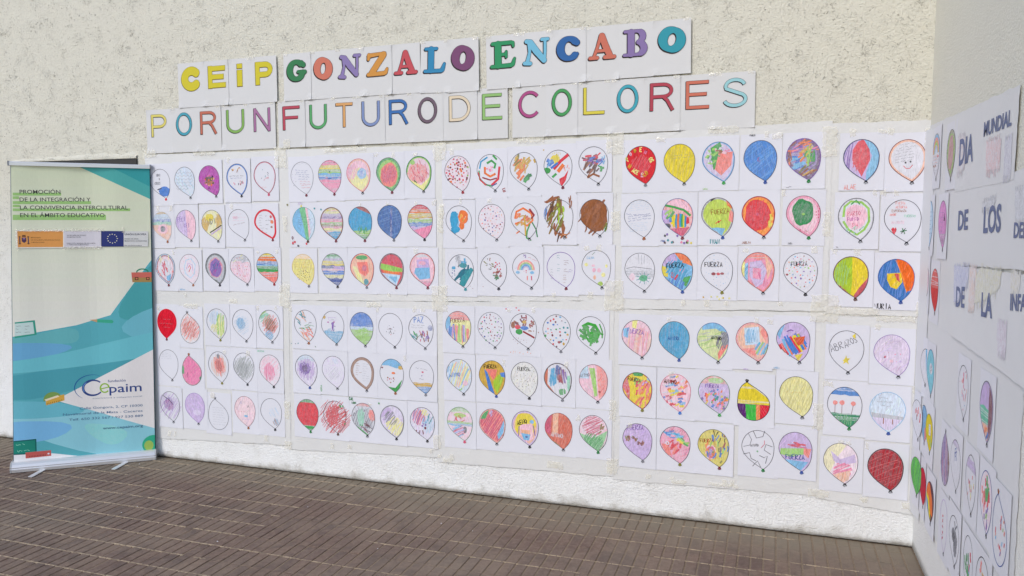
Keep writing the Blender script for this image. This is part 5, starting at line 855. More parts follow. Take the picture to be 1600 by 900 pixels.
# fat soft serif letters: strokes with a radius at every point, in a unit box
def ring(c, rx, ry, thick, thin, tilt=.35, t0=0, t1=360, n=40):
    p = arc(c[0], c[1], rx, ry, t0, t1, n); return (p, [thin+(thick-thin)*abs(cos(radians(t0+(t1-t0)*i/n)+tilt))**1.3 for i in range(n+1)])
FAT = {
 'O': [ring((.5,.5), .30, .35, .185, .11)],
 'C': [ring((.50,.5), .31, .36, .165, .10, .0, 50, 312, 30), ([(.72,.76),(.80,.70)],[.14,.12]), ([(.70,.22),(.80,.28)],[.09,.07])],
 'G': [ring((.47,.5), .30, .36, .16, .10, .0, 50, 320, 30), ([(.70,.80),(.80,.72)],[.12,.11]), ([(.55,.44),(.86,.42)],[.07,.09]), ([(.76,.40),(.74,.26)],[.12,.10])],
 'N': [([(.16,.10),(.26,.50),(.22,.86)],[.085,.06,.06]), ([(.06,.09),(.28,.07)],[.075,.075]), ([(.14,.90),(.30,.86)],[.085,.10]), ([(.28,.84),(.52,.50),(.80,.16)],[.13,.13,.11]), ([(.82,.12),(.84,.50),(.84,.88)],[.05,.06,.06]), ([(.72,.93),(.95,.93)],[.065,.065])],
 'Z': [([(.14,.86),(.84,.92)],[.09,.06]), ([(.12,.72),(.14,.90)],[.07,.07]), ([(.78,.86),(.26,.16)],[.14,.14]), ([(.10,.09),(.80,.11)],[.08,.09]), ([(.86,.14),(.92,.28)],[.09,.06])],
 'A': [([(.46,.90),(.34,.50),(.20,.12)],[.07,.06,.06]), ([(.50,.86),(.62,.50),(.78,.14)],[.12,.13,.12]), ([(.34,.32),(.64,.32)],[.06,.06]), ([(.05,.07),(.32,.07)],[.07,.07]), ([(.60,.07),(.95,.07)],[.075,.075])],
 'L': [([(.34,.90),(.34,.12)],[.14,.14]), ([(.10,.93),(.58,.93)],[.065,.065]), ([(.08,.07),(.80,.08)],[.07,.08]), ([(.84,.12),(.92,.34)],[.10,.06])],
 'E': [([(.32,.88),(.32,.12)],[.14,.14]), ([(.12,.92),(.80,.92)],[.07,.075]), ([(.86,.90),(.88,.78)],[.07,.05]), ([(.34,.50),(.60,.50)],[.06,.06]), ([(.62,.60),(.62,.40)],[.05,.05]), ([(.08,.07),(.80,.08)],[.065,.08]), ([(.86,.12),(.92,.32)],[.08,.05])],
 'B': [([(.32,.88),(.32,.12)],[.14,.14]), ([(.10,.93),(.56,.93)],[.06,.06]), ([(.08,.07),(.56,.07)],[.06,.06]), (arc(.56,.73,.18,.19,90,-90,10),[.06,.08,.105,.12,.125,.125,.125,.12,.105,.08,.06]), (arc(.56,.29,.22,.21,90,-90,10),[.06,.085,.115,.13,.135,.14,.135,.13,.115,.085,.06])]}
BLOCK = {'C': [(arc(.52,.5,.33,.36,46,314,24),[.165]*25)], 'E': [([(.2,.0),(.2,1.0)],'b'),([(.2,.88),(.98,.88)],'b'),([(.2,.5),(.9,.5)],'b'),([(.2,.12),(1.0,.12)],'b')],
 'i': [([(.5,0),(.5,.72)],'w'),([(.5,.80),(.5,1.0)],'w')], 'P': [([(.2,0),(.2,1.0)],'b'),([(.2,.88),(.6,.88)]+arc(.6,.66,.24,.22,90,-90,8)+[(.2,.44)],'b')]}
def glyph(art, style, ch, x, z, w, h, col, dx=0, dz=0, grow=0):
    M = lambda p: (x+p[0]*w+dx, z+p[1]*h+dz)
    if style == 'plain':
        for st in PLAIN[ch]:
            pts = [M(p) for p in st]; wd = .0160+2*grow
            if grow and pts[0] != pts[-1]:      # extend the ends of the outline layer
                for e, f in ((0, 1), (-1, -2)):
                    a, b = pts[e], pts[f]; l = math.hypot(a[0]-b[0], a[1]-b[1]) or 1; q = (a[0]+(a[0]-b[0])/l*grow, a[1]+(a[1]-b[1])/l*grow)
                    pts = [q]+pts[1:] if e == 0 else pts[:-1]+[q]
            art.line(pts, wd, col, None, False)
            for p in pts[1:-1]: art.disc(p[0], p[1], wd/2, wd/2, col, 12)
    elif style == 'fat':
        k = .5*(w+h)
        for pts, r in FAT[ch]:
            art.caps([M(p) for p in pts], [q*k*.92+grow for q in r], col)
    else:
        for st in BLOCK[ch]:
            pts = [M(p) for p in st[0]]
            if isinstance(st[1], list): art.caps(pts, [q*w+grow for q in st[1]], col)
            else:
                wd = (.032 if st[1] == 'b' else .040)
                if st[1] == 'b' and len(st[0]) == 2 and st[0][0][1] == st[0][1][1] and ch == 'E': wd = .030
                e = grow; a, b = pts[0], pts[1]; l = math.hypot(a[0]-b[0], a[1]-b[1]); pts[0] = (a[0]+(a[0]-b[0])/l*e, a[1]+(a[1]-b[1])/l*e)
                a, b = pts[-1], pts[-2]; l = math.hypot(a[0]-b[0], a[1]-b[1]); pts[-1] = (a[0]+(a[0]-b[0])/l*e, a[1]+(a[1]-b[1])/l*e)
                art.line(pts, wd+2*grow, col)
                for p in pts[1:-1]: art.disc(p[0], p[1], wd/2+grow, wd/2+grow, col, 12)
def title(ch, style, px0, px1, ytop, ybot, colname, rgb, word, pos, order):
    rnd = random.Random(order*7+3); xm = (px0+px1)/2
    a0, b1 = WALL.at(px0, ytop[0]); a1, b1r = WALL.at(px1, ytop[1]); _, b0 = WALL.at(px0, ybot[0]); _, b0r = WALL.at(px1, ybot[1])
    w = a1-a0+.003; top = (b1+b1r)/2; bot = (b0+b0r)/2; h = top-bot; tilt = math.atan2((b1r-b1+b0r-b0)/2, a1-a0)
    e = empty('letter_sheet', WALL.world((a0+a1)/2, bot, .0072+(order % 3)*.0012+(.0040 if order <= 17 else 0)), 0, -tilt*.9+rnd.uniform(-.004, .004))
    kind = {'plain': 'thin-lined', 'fat': 'fat rounded', 'block': 'heavy block'}[style]
    tag(e, f'white sheet with {kind} {colname} letter {ch}, {pos} of the word {word}', 'letter sheet', 'title letter sheets')
    paper(e, w, h, rnd, M_TITLE, curl=.011)
    art = Art(.0009); gw = {'plain': .66, 'fat': .80, 'block': .78}[style]*w; gh = {'plain': .50, 'fat': .51, 'block': .49}[style]*h
    if style == 'fat': gw *= 1.0; gh *= .98
    if ch in 'NO' and style == 'plain': gw *= .97
    if ch == 'P' and style == 'plain': gw *= .92
    if ch == 'L' and style == 'plain': gw *= .98
    x = -gw/2; z = h*(.885 if style != 'block' else .885)-gh
    dark = (52, 46, 48)
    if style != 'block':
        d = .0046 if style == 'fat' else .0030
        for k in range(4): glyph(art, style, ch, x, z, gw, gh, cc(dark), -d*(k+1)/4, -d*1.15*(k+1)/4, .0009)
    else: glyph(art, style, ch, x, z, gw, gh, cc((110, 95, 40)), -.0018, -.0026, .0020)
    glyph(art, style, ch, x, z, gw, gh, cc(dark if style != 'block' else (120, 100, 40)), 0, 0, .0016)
    art.y += 3e-5
    gy = sum(rgb)/3; rgb = tuple(int((c*.84+gy*.16)*.97+8) for c in rgb)
    glyph(art, style, ch, x, z, gw, gh, cc(rgb))
    art.build('letter', M_LETTER, e)
    for sx in (-.42, .38):
        if rnd.random() < .5: tape_piece(e, sx*w, h-.004, .03, .018, rnd)
def tape_piece(parent, x, z, w, h, rnd):
    nx, nz = 5, 4; V = []; F = []
    for j in range(nz+1):
        for i in range(nx+1): V.append((x+(i/nx-.5)*w+rnd.uniform(-.001, .001), -.0022-rnd.random()*.002, z+(j/nz-.5)*h+rnd.uniform(-.001, .001)))
    for j in range(nz):
        for i in range(nx): k = j*(nx+1)+i; F += [(k, k+1, k+nx+2), (k, k+nx+2, k+nx+1)]
    return mesh_obj('tape', V, F, M_TAPE, parent)
ORD = ['first', 'second', 'third', 'fourth', 'fifth', 'sixth', 'seventh']
top1 = lambda x: 100.5-.0895*(x-280); bot1 = lambda x: 169.5-.0645*(x-280) if x < 700 else 142-(x-749)*.083
top2 = lambda x: 172.5-.0648*(x-231); bot2 = lambda x: 240.5-.0435*(x-231)
row1 = [('CEiP', 'block', [280,320.4,358,393.8,433.4], [('yellow',(214,198,36))]*4),
 ('GONZALO', 'fat', [445,487,526,569.4,613.5,657.4,701.6,749.5], [('dark green',(52,128,78)),('coral',(212,112,88)),('purple',(134,116,174)),('orange',(216,142,56)),('red',(204,74,82)),('blue',(44,134,184)),('plum',(122,70,112))]),
 ('ENCABO', 'fat', [761.8,814.3,865,917,968.8,1022.8,1081], [('green',(44,150,94)),('sky-blue',(104,182,214)),('dark blue',(44,98,168)),('coral',(210,106,84)),('purple',(132,108,166)),('turquoise',(42,152,170))])]
row2 = [('POR', 'plain', [230,269,308,346], [('pale yellow',(220,206,96)),('turquoise',(62,158,180)),('terracotta',(200,104,80))]),
 ('UN', 'plain', [347,390,430.8], [('light green',(128,178,84)),('mauve',(168,106,152))]),
 ('FUTURO', 'plain', [436,477.6,518.5,559,602,645.7,692.8], [('crimson',(192,68,86)),('green',(84,168,100)),('light orange',(222,158,92)),('periwinkle',(120,140,190)),('blue',(54,108,180)),('greyish purple',(112,92,106))]),
 ('DE', 'plain', [694,746.6,794], [('beige',(224,204,172)),('light green',(142,192,106))]),
 ('COLORES', 'plain', [802,854.9,903.5,956,1008,1063.6,1119.3,1180.9], [('magenta',(178,70,130)),('green',(68,160,86)),('yellow',(220,204,60)),('turquoise',(56,164,184)),('crimson',(186,62,78)),('terracotta',(212,108,84)),('pale turquoise',(142,200,208))])]
o_ = 0
for rows, tf, bf in ((row1, top1, bot1), (row2, top2, bot2)):
    for word, style, xs, cols in rows:
        for i, ch in enumerate(word):
            o_ += 1; title(ch, style, xs[i], xs[i+1], (tf(xs[i]), tf(xs[i+1])), (bf(xs[i]), bf(xs[i+1])), cols[i][0], cols[i][1], word, ORD[i], o_)

# ------------------------------------------------------------------ lettering from the built-in font
def font_art(art, txt, x, z, h, col, ang=0, width=None, off=0, right=None, slant=0):
    cu = bpy.data.curves.new('t', 'FONT'); cu.body = txt; cu.size = 1; cu.offset = off; cu.resolution_u = 3; cu.shear = slant
    ob = bpy.data.objects.new('t', cu); C.objects.link(ob); bpy.context.view_layer.update()
    me = bpy.data.meshes.new_from_object(ob.evaluated_get(bpy.context.evaluated_depsgraph_get()))
    xs = [v.co.x for v in me.vertices]; k = h/.729
    if not xs: return
    kx = width/(max(xs)-min(xs)) if width else k; x0 = min(xs)
    if right is not None: x = right-(max(xs)-min(xs))*kx*cos(ang); z -= (max(xs)-min(xs))*kx*sin(ang)
    ca, sa = cos(ang), sin(ang); art.y += 3e-5
    me.calc_loop_triangles()
    for p in me.loop_triangles:
        pts = []
        for vi in p.vertices:
            v = me.vertices[vi].co; u, w_ = (v.x-x0)*kx, v.y*k; pts.append((x+u*ca-w_*sa, z+u*sa+w_*ca))
        if art.strips:
            for q_ in range(int(math.floor(min(p_[0] for p_ in pts)/art.strips)), int(math.floor(max(p_[0] for p_ in pts)/art.strips))+1):
                if sum((pts[k_-1][0]*pts[k_][1]-pts[k_][0]*pts[k_-1][1]) for k_ in range(len(pts))) < 0: pts.reverse()
                cp = clip_poly(pts, [(q_*art.strips, -9), ((q_+1)*art.strips, -9), ((q_+1)*art.strips, 9), (q_*art.strips, 9)])
                if len(cp) > 2: art._put(cp, col)
        else: art._put(pts, col)
    bpy.data.objects.remove(ob); bpy.data.curves.remove(cu); bpy.data.meshes.remove(me)

# ------------------------------------------------------------------ side wall: posters, words, drawings
GS = 'posters on the side wall'
CORN = Plane(CX-.021, DEPTH-.008, .0185, -.16)
def ab_sheet(name, plane, q, off, mt, seed, amp=.003, nx=16, nz=24):
    class PP: pass
    p = PP(); p.at = lambda a, b: (a, b); p.world = plane.world; p.rz = plane.rz
    return quad_sheet(name, p, q, off, mt, None, nx, nz, amp, seed)
e, _, _ = ab_sheet('poster', CORN, [(0, 2.10), (.155, 2.10), (.155, .20), (0, .20)], .001, M_SIDEP, 41, .0008, 6, 30)
tag(e, 'narrow white poster strip bent round the corner where the two walls meet', 'poster', GS)
e, _, _ = quad_sheet('poster', SIDE, [(1455, 196), (1500, 176), (1492, 524), (1447, 500)], .0030, M_SIDEP, None, seed=42, amp=.0008)
tag(e, 'white side-wall poster with the rainbow balloon and the red balloon, next to the word DIA', 'poster', GS)
e, _, _ = quad_sheet('poster', SIDE, [(1447, 500), (1604, 560), (1579, 1018), (1436, 800)], .0022, M_SIDEP, None, 40, 40, seed=43, amp=.0012, rag=.006)
tag(e, 'large creased white poster low on the side wall, its outer edge curling', 'poster', GS)
LB = (112, 120, 152)
words = [
 ('poster', [(1495, 180), (1598, 131), (1588, 281), (1494, 300)], .0066, 'DIA MUNDIAL poster, topmost on the side wall', [('DIA', (1501.5, 1523.5), (258, 250), (218, 210)), ('MUNDIAL', (1540.5, 1584.5), (213, 195), (191, 168))],
   [((222,180,180), .30, [(1545, 222), (1568, 217), (1566, 263), (1544, 266)]), ((190,186,200), .25, [(1574, 222), (1586, 214), (1583, 268), (1572, 274)]), ((206,190,190), .2, [(1500, 215), (1512, 212), (1510, 262), (1499, 268)])]),
 ('poster', [(1494, 298), (1626, 255), (1626, 424), (1490, 414)], .0058, 'DE LOS DERECHOS poster, second down on the side wall', [('DE', (1499.5, 1515), (359, 357.5), (329, 327)), ('LOS', (1539.5, 1567), (363, 361), (322.5, 318)), ('DERECHOS', (1587.5, 1655), (371, 372), (347, 344))],
   [((186,186,190), .25, [(1540, 316), (1560, 312), (1556, 322), (1538, 324)]), ((190,190,196), .2, [(1590, 300), (1618, 290), (1616, 340), (1590, 342)])]),
 ('poster', [(1490, 413), (1630, 434), (1630, 626), (1487, 522)], .0074, 'DE LA INFANCIA poster, third down on the side wall', [('DE', (1497, 1510.5), (478, 480), (446.5, 446)), ('LA', (1537, 1554.5), (493, 496.5), (455.5, 455)), ('INFANCIA', (1583, 1640), (484, 490), (458, 458))],
   [((176,180,214), .45, [(1494, 415), (1518, 418), (1516, 440), (1500, 470), (1494, 472)]), ((216,212,180), .45, [(1536, 419), (1570, 424), (1564, 452), (1540, 470), (1518, 476), (1524, 440)]), ((226,196,180), .3, [(1519, 419), (1530, 420), (1526, 478), (1517, 478)]), ((216,210,190), .4, [(1584, 428), (1600, 430), (1596, 452), (1584, 450)]), ((206,190,204), .3, [(1562, 505), (1578, 508), (1576, 552), (1564, 546)])])]
for i, (nm, q, off, lab, ws, blots) in enumerate(words):
    e, cx, zb = quad_sheet(nm, SIDE, q, off, M_SIDEP, None, 24, 14, seed=60+i, amp=.0004)
    tag(e, 'white poster sheet reading '+lab.split(' poster')[0]+','+lab.split(' poster,')[1], 'poster', GS)
    o_off = off+.0009
    for c, al, pg in blots:
        art = Art(o_off)
        n = len(pg); pts = [SIDE.at(*p) for p in pg]; pts = [(a-cx, b-zb) for a, b in pts]
        rr = random.Random(i*9+len(pts)); x0 = min(p[0] for p in pts); x1 = max(p[0] for p in pts); z0 = min(p[1] for p in pts); z1 = max(p[1] for p in pts)
        hull = pts if sum((pts[k-1][0]*pts[k][1]-pts[k][0]*pts[k-1][1]) for k in range(n)) > 0 else pts[::-1]
        art.poly(hull, cc(c, .30+al*.4))
        for k in range(26):
            xx = x0+(x1-x0)*(k+rr.random())/26; sgm = clip_seg((xx, z0-.1), (xx+rr.uniform(-.01, .01), z1+.1), hull)
            if sgm: art.line([(sgm[0][0], sgm[0][1]-rr.uniform(0, .03)), (sgm[1][0], sgm[1][1]+rr.uniform(0, .02))], .007, cc(c, .30+al*.4))
        art.build('faded_print', M_INK, e)
    for t, (x0, x1), (yb0, yb1), (yt0, yt1) in ws:
        art = Art(o_off+.0004)
        a0, b0 = SIDE.at(x0, yb0); a1, b1 = SIDE.at(x1, yb1); _, bt0 = SIDE.at(x0, yt0)
        font_art(art, t, a0-cx, b0-zb, bt0-b0, cc(LB), math.atan2(b1-b0, a1-a0), width=math.hypot(a1-a0, b1-b0), off=.03)
        art.build('lettering', M_LETTER, e)
G2 = 'balloon drawings on the side wall'
def sd(xl, xr, top, kx, ky, desc, ops, plane=SIDE, off=.0044, w=.2045, inv=False, h=None):
    drawing(plane, (xl+xr)/2, top, kx, ky, desc, ops, ' on the side wall', off=off, inv=inv, w=w, group=G2, xr=(xl, xr), h=h)
sd(1459.5, 1478, 208, 1465, 283, 'balloon with a rainbow over orange writing', [T('plb',.6),A(0,.1,.075,['lblue','salmon','gold','lgreen','lpur'],.011),B(-1,.1,'white',.8),Q(3,-.7,.7,.0,-.3,'orange'),E(.6,-.05,.15,.06,'red'),L([(-.6,-.4),(-.3,-.5),(-.1,-.4),(.2,-.5)],'brown',.006)])
sd(1482, 1496.5, 203, 1488, 284, 'olive-rimmed balloon with a dull pink middle', [T('lgreen',.8),R(.016,'olive',.6),E(0,.05,.6,.75,(190,150,150),.9),Q(1,-.5,.4,.3,.3,'brown')])
sd(1449.5, 1464.5, 313.5, 1454, 391, 'light blue balloon with lines of blue writing', [T('plb',.9),Q(6,-.7,.7,.5,-.4,'dblue'),R(.008,'lblue')])
sd(1469, 1488, 313.5, 1478.5, 394, 'pink-purple balloon with scribbled words and black A', [T((214,140,200),.9),Q(6,-.7,.4,.5,-.5,'purple'),X('A',.4,.15,.035,'black',0,.008),B(-.8,-.4,'mag',.5)])
sd(1443, 1461, 414, 1450, 472, 'pale pink balloon mostly covered by the red one', [T('lpink',.5),S(8,['rose','maroon'],.02,.005,90)], off=.0040)
sd(1456, 1477.5, 421, 1464, 494, 'glossy red balloon with a lighter upper half', [T((208,62,60),.98),B(.1,1,(216,90,84),.9)])
sd(1440, 1456, 545, 1447, 605, 'blue half balloon at the bend of the corner', [T('white',.6),P([(-.1,1),(1.2,1),(1.2,-1),(.3,-1)],'lblue',.95)], plane=CORN, off=.0042, w=.10)
sd(1449.5, 1474, 550, 1465, 632, 'turquoise balloon with a white badge of blue writing', [T((130,198,214),.95),E(.15,.15,.4,.25,'white',.98),S(5,['dblue','grey'],.03,.004,40,(.15,.15,.25,.15)),R(.004,'cyan')])
sd(1499, 1515, 570, 1509, 661, 'white balloon with pink marks below the word DE', [S(14,['rose','salmon','peach','pink'],.02,.007,90,(.2,.2,.6,.6)),D(6,['lblue','rose'],.004)])
sd(1533, 1561, 597, 1551, 706, 'balloon with lilac top, teal middle and brown edge', [T('lpur',.9),B(-.45,.1,(110,190,160),.95),B(-1,-.45,'peach',.9),P([(.35,1),(1.2,1),(1.2,-1),(.4,-1)],'maroon',.8),S(5,['orange','blue'],.03,.01,60,(.1,-.7,.3,.2)),R(.006,'purple',.6)])
sd(1426, 1444, 625, 1436, 690, 'white and red half balloon at the corner bend', [T('white',.5),S(6,['red','maroon'],.04,.01,90,(.1,.2,.5,.4))], plane=CORN, off=.0042, w=.10)
sd(1440, 1452, 633, 1446, 696, 'narrow slice of a blue and orange balloon', [T((120,160,205),.9),H('lblue',90,10,.01),P([(.3,-.2),(1.2,.0),(1.2,-1),(.4,-1)],'salmon',.9)], off=.0040, w=.12)
sd(1447.5, 1469, 651.5, 1465, 727, 'yellow balloon with a pale square note in it', [T((220,200,40),.98),P([(-.1,.45),(.4,.5),(.45,-.1),(.0,-.15)],'white',.98),Q(4,.0,.4,.35,.0,'grey'),S(4,['lgreen'],.03,.01,80,(.5,-.4,.3,.3))])
sd(1473, 1486, 761, 1480.5, 671, 'upside-down balloon shaded in dull purple and rust', [T((190,170,195),.8),H(['purple','rose','brown'],95,18,.008,None,.7)], inv=True)
sd(1487, 1508, 689, 1503.5, 783, 'pale balloon with two short dark blue words', [T('white',.5),X('FF',-.05,.3,.03,'dblue',20,.005),X('FI',-.05,.1,.03,'dblue',20,.005),B(.75,1,'lpur',.5)])
sd(1511, 1527.5, 709.5, 1522, 812, 'white balloon with mauve top and faint rows of dashes', [B(.45,.85,'lpur',.7),S(14,['rose','salmon','peach','lyel'],.018,.007,90,(.0,-.1,.7,.5))])
sd(1533.5, 1553, 734, 1548, 848, 'balloon of red and green strokes with a lilac tip', [T('lpink',.3),S(14,['red','salmon'],.05,.014,90,(-.1,.2,.7,.5)),S(6,['green'],.05,.013,90,(.1,.45,.3,.3)),S(8,['lgreen','lyel','purple'],.03,.01,80,(.2,-.5,.4,.3)),O('dblue',.003)])
sd(1554, 1578, 888, 1564, 765, 'upside-down white balloon with rows of coloured dabs', [S(20,['salmon','red','lblue','lgreen','orange','purple'],.02,.008,80,(.1,.05,.75,.7)),O('dblue',.003),K('brown')], inv=True)
sd(1425, 1444, 715, 1434, 778, 'bright green half balloon at the foot of the corner', [T((108,196,90),.98),H('green',80,8,.008)], plane=CORN, off=.0042, w=.10)
sd(1438, 1453, 733, 1446, 799, 'crimson half balloon squeezed between its neighbours', [T((196,34,60),.98)], off=.0040, w=.13)
sd(1449.5, 1466, 755, 1461, 831, 'dark balloon with curved rainbow stripes', [T((96,52,64),.95),P([(-1.2,.7),(-.2,.9),(.6,.2),(.8,-.6),(.2,-.6),(-.3,.1),(-1.2,.3)],'orange',.98),P([(-1.2,.3),(-.3,.1),(.2,-.6),(.4,-.9),(-.2,-.7),(-.6,-.1),(-1.2,.1)],'yellow',.98),P([(-1.2,.1),(-.6,-.1),(-.1,-.8),(.4,-1),(-1,-1)],(60,150,205),.98),P([(-1.2,-.4),(-.6,-.4),(.2,-1),(-1,-1)],(36,50,100),.98)], off=.0052)
sd(1471, 1482.5, 779, 1477, 870, 'white balloon with a column of small red ticks', [S(12,['red','rose'],.014,.007,20,(-.2,-.05,.12,.6)),O('lpur',.003)])
sd(1485, 1503, 806, 1498, 897, 'white balloon with a black and grey scribble', [H('grey',70,20,.007,(.1,.1,.6,.35)),H('black',60,10,.006,(.0,.1,.5,.2)),H('grey',95,8,.006,(.3,-.3,.3,.4)),L([(0,.8),(.2,.5),(.5,.75)],'grey',.008)])
sd(1507.5, 1523, 835, 1517, 942, 'white balloon with dark green and red leafy strokes', [S(9,['dgreen','green'],.05,.013,95,(.0,-.1,.6,.5)),S(4,['red','lblue'],.03,.012,90,(.3,.2,.3,.3))])
sd(1527, 1549, 869.5, 1540, 985, 'white balloon with mixed dabs under the red and green one', [S(14,['rose','gold','dgreen','salmon','purple'],.03,.012,None,(.0,.3,.7,.5)),O('black',.003)])

# ------------------------------------------------------------------ roll-up banner
ILL = .82
fa, fb = on_floor(17, 740), on_floor(243, 719)
BF = Plane(fa.x, fa.y, fb.x-fa.x, fb.y-fa.y)
bo = BF.world(0, 0, -.045); BAN = Plane(bo[0], bo[1], fb.x-fa.x, fb.y-fa.y)
ban = empty('roll_up_banner', (bo[0], bo[1], 0), BAN.rz)
tag(ban, 'tall roll-up banner in cream and teal for a foundation, standing on an aluminium base', 'banner')
BW = (fb-fa).length
_wf = lambda x: .0050*sin(x*9+.6)+.0022*sin(x*21)
def wave(x, z):
    k = math.floor(x/.045); t = x/.045-k; return _wf(k*.045)*(1-t)+_wf((k+1)*.045)*t
bq = [BAN.at(17.5, 257), BAN.at(233.5, 262), BAN.at(242.5, 712), BAN.at(22, 730)]
clipq = [bq[3], bq[2], bq[1], bq[0]]
art = Art(.0, wave, .045)
bp = lambda pts: [BAN.at(*p) for p in pts]
def chaikin(p, n=2):
    for _ in range(n):
        q = []
        for i in range(len(p)):
            a, b = p[i], p[(i+1) % len(p)]; q += [(a[0]*.75+b[0]*.25, a[1]*.75+b[1]*.25), (a[0]*.25+b[0]*.75, a[1]*.25+b[1]*.75)]
        p = q
    return p
def ps(pts, c, a=1): art.poly(clip_poly(bp(chaikin(pts)), clipq), cc(c, a))
def pp(pts, c, a=1): art.poly(clip_poly(bp(pts), clipq), cc(c, a))
Z1 = lambda x, y: (x/3.3333, 230+y/3.3333)
Z2 = lambda x, y: (x/3.3333, 490+y/3.3333)
pp([(0, 250), (260, 250), (260, 330), (0, 330)], (206, 214, 182))
for k in range(24):
    y0 = 255+k*12; t = k/23; pp([(0, y0), (260, y0), (260, y0+12.1), (0, y0+12.1)], (int(204+18*t), int(210+10*t), int(180+32*t)))
pp([Z1(385, 90), Z1(800, 95), Z1(800, 280), Z1(770, 265)], (58, 150, 152)); pp([Z1(385, 90), Z1(560, 95), Z1(800, 215), Z1(800, 280), Z1(770, 265)], (80, 165, 160))
# teal fields
pp([(15, 527), Z2(400, 60), Z2(575, 8), (205, 448), (245, 395), (300, 760), (15, 760)], (88, 166, 176))
ps([(236, 405), (300, 395), (300, 470), (205, 505), (176, 489)], (74, 156, 160)); ps([Z2(690, 0), (300, 462), (300, 545), Z2(600, 110)], (108, 178, 192))
ps([Z2(-60, 140), Z2(180, 112), Z2(400, 60), Z2(420, 150), Z2(300, 160), Z2(-60, 150)], (100, 172, 176))
ps([Z2(-60, 150), Z2(420, 155), Z2(300, 220), Z2(-60, 260)], (104, 164, 200)); ps([Z2(-60, 265), Z2(300, 215), Z2(640, 130), Z2(960, 60), Z2(960, 185), Z2(600, 255), Z2(-60, 330)], (106, 184, 194))
ps([Z2(-60, 330), Z2(600, 258), Z2(960, 180), Z2(300, 440), Z2(-60, 455)], (76, 154, 166))
ps([Z2(-60, 455), Z2(310, 458), Z2(960, 595), Z2(960, 760), Z2(480, 748), Z2(-60, 560)], (136, 194, 206)); ps([Z2(-60, 455), Z2(310, 458), Z2(480, 505), Z2(300, 545), Z2(-60, 550)], (104, 178, 192))
ps([Z2(-60, 560), Z2(420, 560), Z2(300, 660), Z2(-60, 690)], (118, 176, 214)); ps([Z2(420, 560), Z2(700, 600), Z2(600, 700), Z2(470, 640)], (128, 200, 200), .9)
pp([Z2(820, 175), Z2(300, 445), Z2(310, 458), Z2(820, 600)], (220, 216, 214))
pp([Z2(70, 735), Z2(250, 725), Z2(480, 749), Z2(820, 730), Z2(820, 800), Z2(70, 800)], (222, 222, 224))
# little printed pictures
pp([Z2(78, 45), Z2(182, 34), Z2(192, 110), Z2(78, 128)], (56, 150, 130)); pp([Z2(78, 52), Z2(172, 43), Z2(180, 104), Z2(78, 118)], (190, 210, 206))
for k in range(3):
    for u in (84, 130): 
        a0, b0 = BAN.at(*Z2(u, 65+16*k)); squig(art, a0, a0+.035, b0, .006, cc((90, 110, 110)), .002, random.Random(k))
pp([Z2(468, 35), Z2(505, 30), Z2(585, 33), Z2(592, 42), Z2(585, 50), Z2(505, 46)], (60, 160, 130)); pp([Z2(464, 33), Z2(505, 30), Z2(505, 46)], (190, 150, 110))
a0, b0 = BAN.at(*Z2(275, 440)); art.poly([(a0+.055*cos(radians(t)), b0-.01+.052*sin(radians(t))) for t in range(10, 191, 12)], cc((120, 150, 80)))
pp([Z2(240, 478), Z2(336, 452), Z2(334, 420), Z2(238, 448)], (206, 160, 70)); pp([Z2(232, 448), Z2(300, 425), Z2(310, 432), Z2(240, 456)], (224, 210, 180))
for k in range(9): a0, b0 = BAN.at(*Z2(246+9.5*k, 474-2.4*k)); art.line([(a0, b0), (a0, b0+.010)], .0028, cc((70, 60, 40)))
pp([Z2(70, 663), Z2(190, 651), Z2(192, 728), Z2(70, 736)], (28, 92, 90)); pp([Z2(70, 669), Z2(184, 658), Z2(186, 722), Z2(70, 730)], (36, 128, 112))
for k, u, v in ((0, 84, 684), (1, 118, 680), (2, 92, 716), (3, 126, 712)): a0, b0 = BAN.at(*Z2(u, v)); squig(art, a0, a0+.028, b0, .012, cc((150, 220, 190)), .0025, random.Random(k))
pp([Z2(134, 722), Z2(266, 711), Z2(267, 740), Z2(135, 753)], (186, 90, 84)); a0, b0 = BAN.at(*Z2(253, 729)); art.disc(a0, b0, .006, .006, cc('white'))
for k in range(11): a0, b0 = BAN.at(*Z2(156+8*k, 747-.8*k)); art.line([(a0, b0), (a0, b0+.010)], .0028, cc((90, 50, 45)))
a0, b0 = BAN.at(*Z2(800, 680)); ring_ = [(a0+.072*cos(radians(t)), b0+.067*sin(radians(t))) for t in range(0, 360, 12)]
art.poly(clip_poly(ring_, clipq), cc((52, 164, 130))); art.poly(clip_poly([(a0-.03+.03*cos(radians(t)), b0-.005+.036*sin(radians(t*1.0))) for t in range(0, 360, 30)], clipq), cc((150, 180, 90)))
art.line([(a0-.085, b0-.035), (a0-.07, b0-.06), (a0-.04, b0-.078), (a0-.003, b0-.08)], .006, cc((24, 60, 100)))
pp([Z1(684, 652), Z1(800, 650), Z1(800, 702), Z1(690, 703)], (196, 104, 92)); pp([Z1(690, 680), Z1(800, 678), Z1(800, 702), Z1(692, 703)], (160, 130, 80))
a0, b0 = BAN.at(*Z1(742, 652)); art.line([(a0+.036*cos(radians(t)), b0+.024*sin(radians(t))) for t in range(0, 181, 20)], .008, cc((50, 130, 100)))
for u in (712, 770): a0, b0 = BAN.at(*Z1(u, 684)); art.poly([(a0-.011, b0-.01), (a0+.011, b0-.01), (a0+.011, b0+.01), (a0-.011, b0+.01)], cc((70, 50, 40))); art.y += 1e-5; art.poly([(a0-.006, b0-.005), (a0+.006, b0-.005), (a0+.006, b0+.005), (a0-.006, b0+.005)], cc((200, 120, 90)))
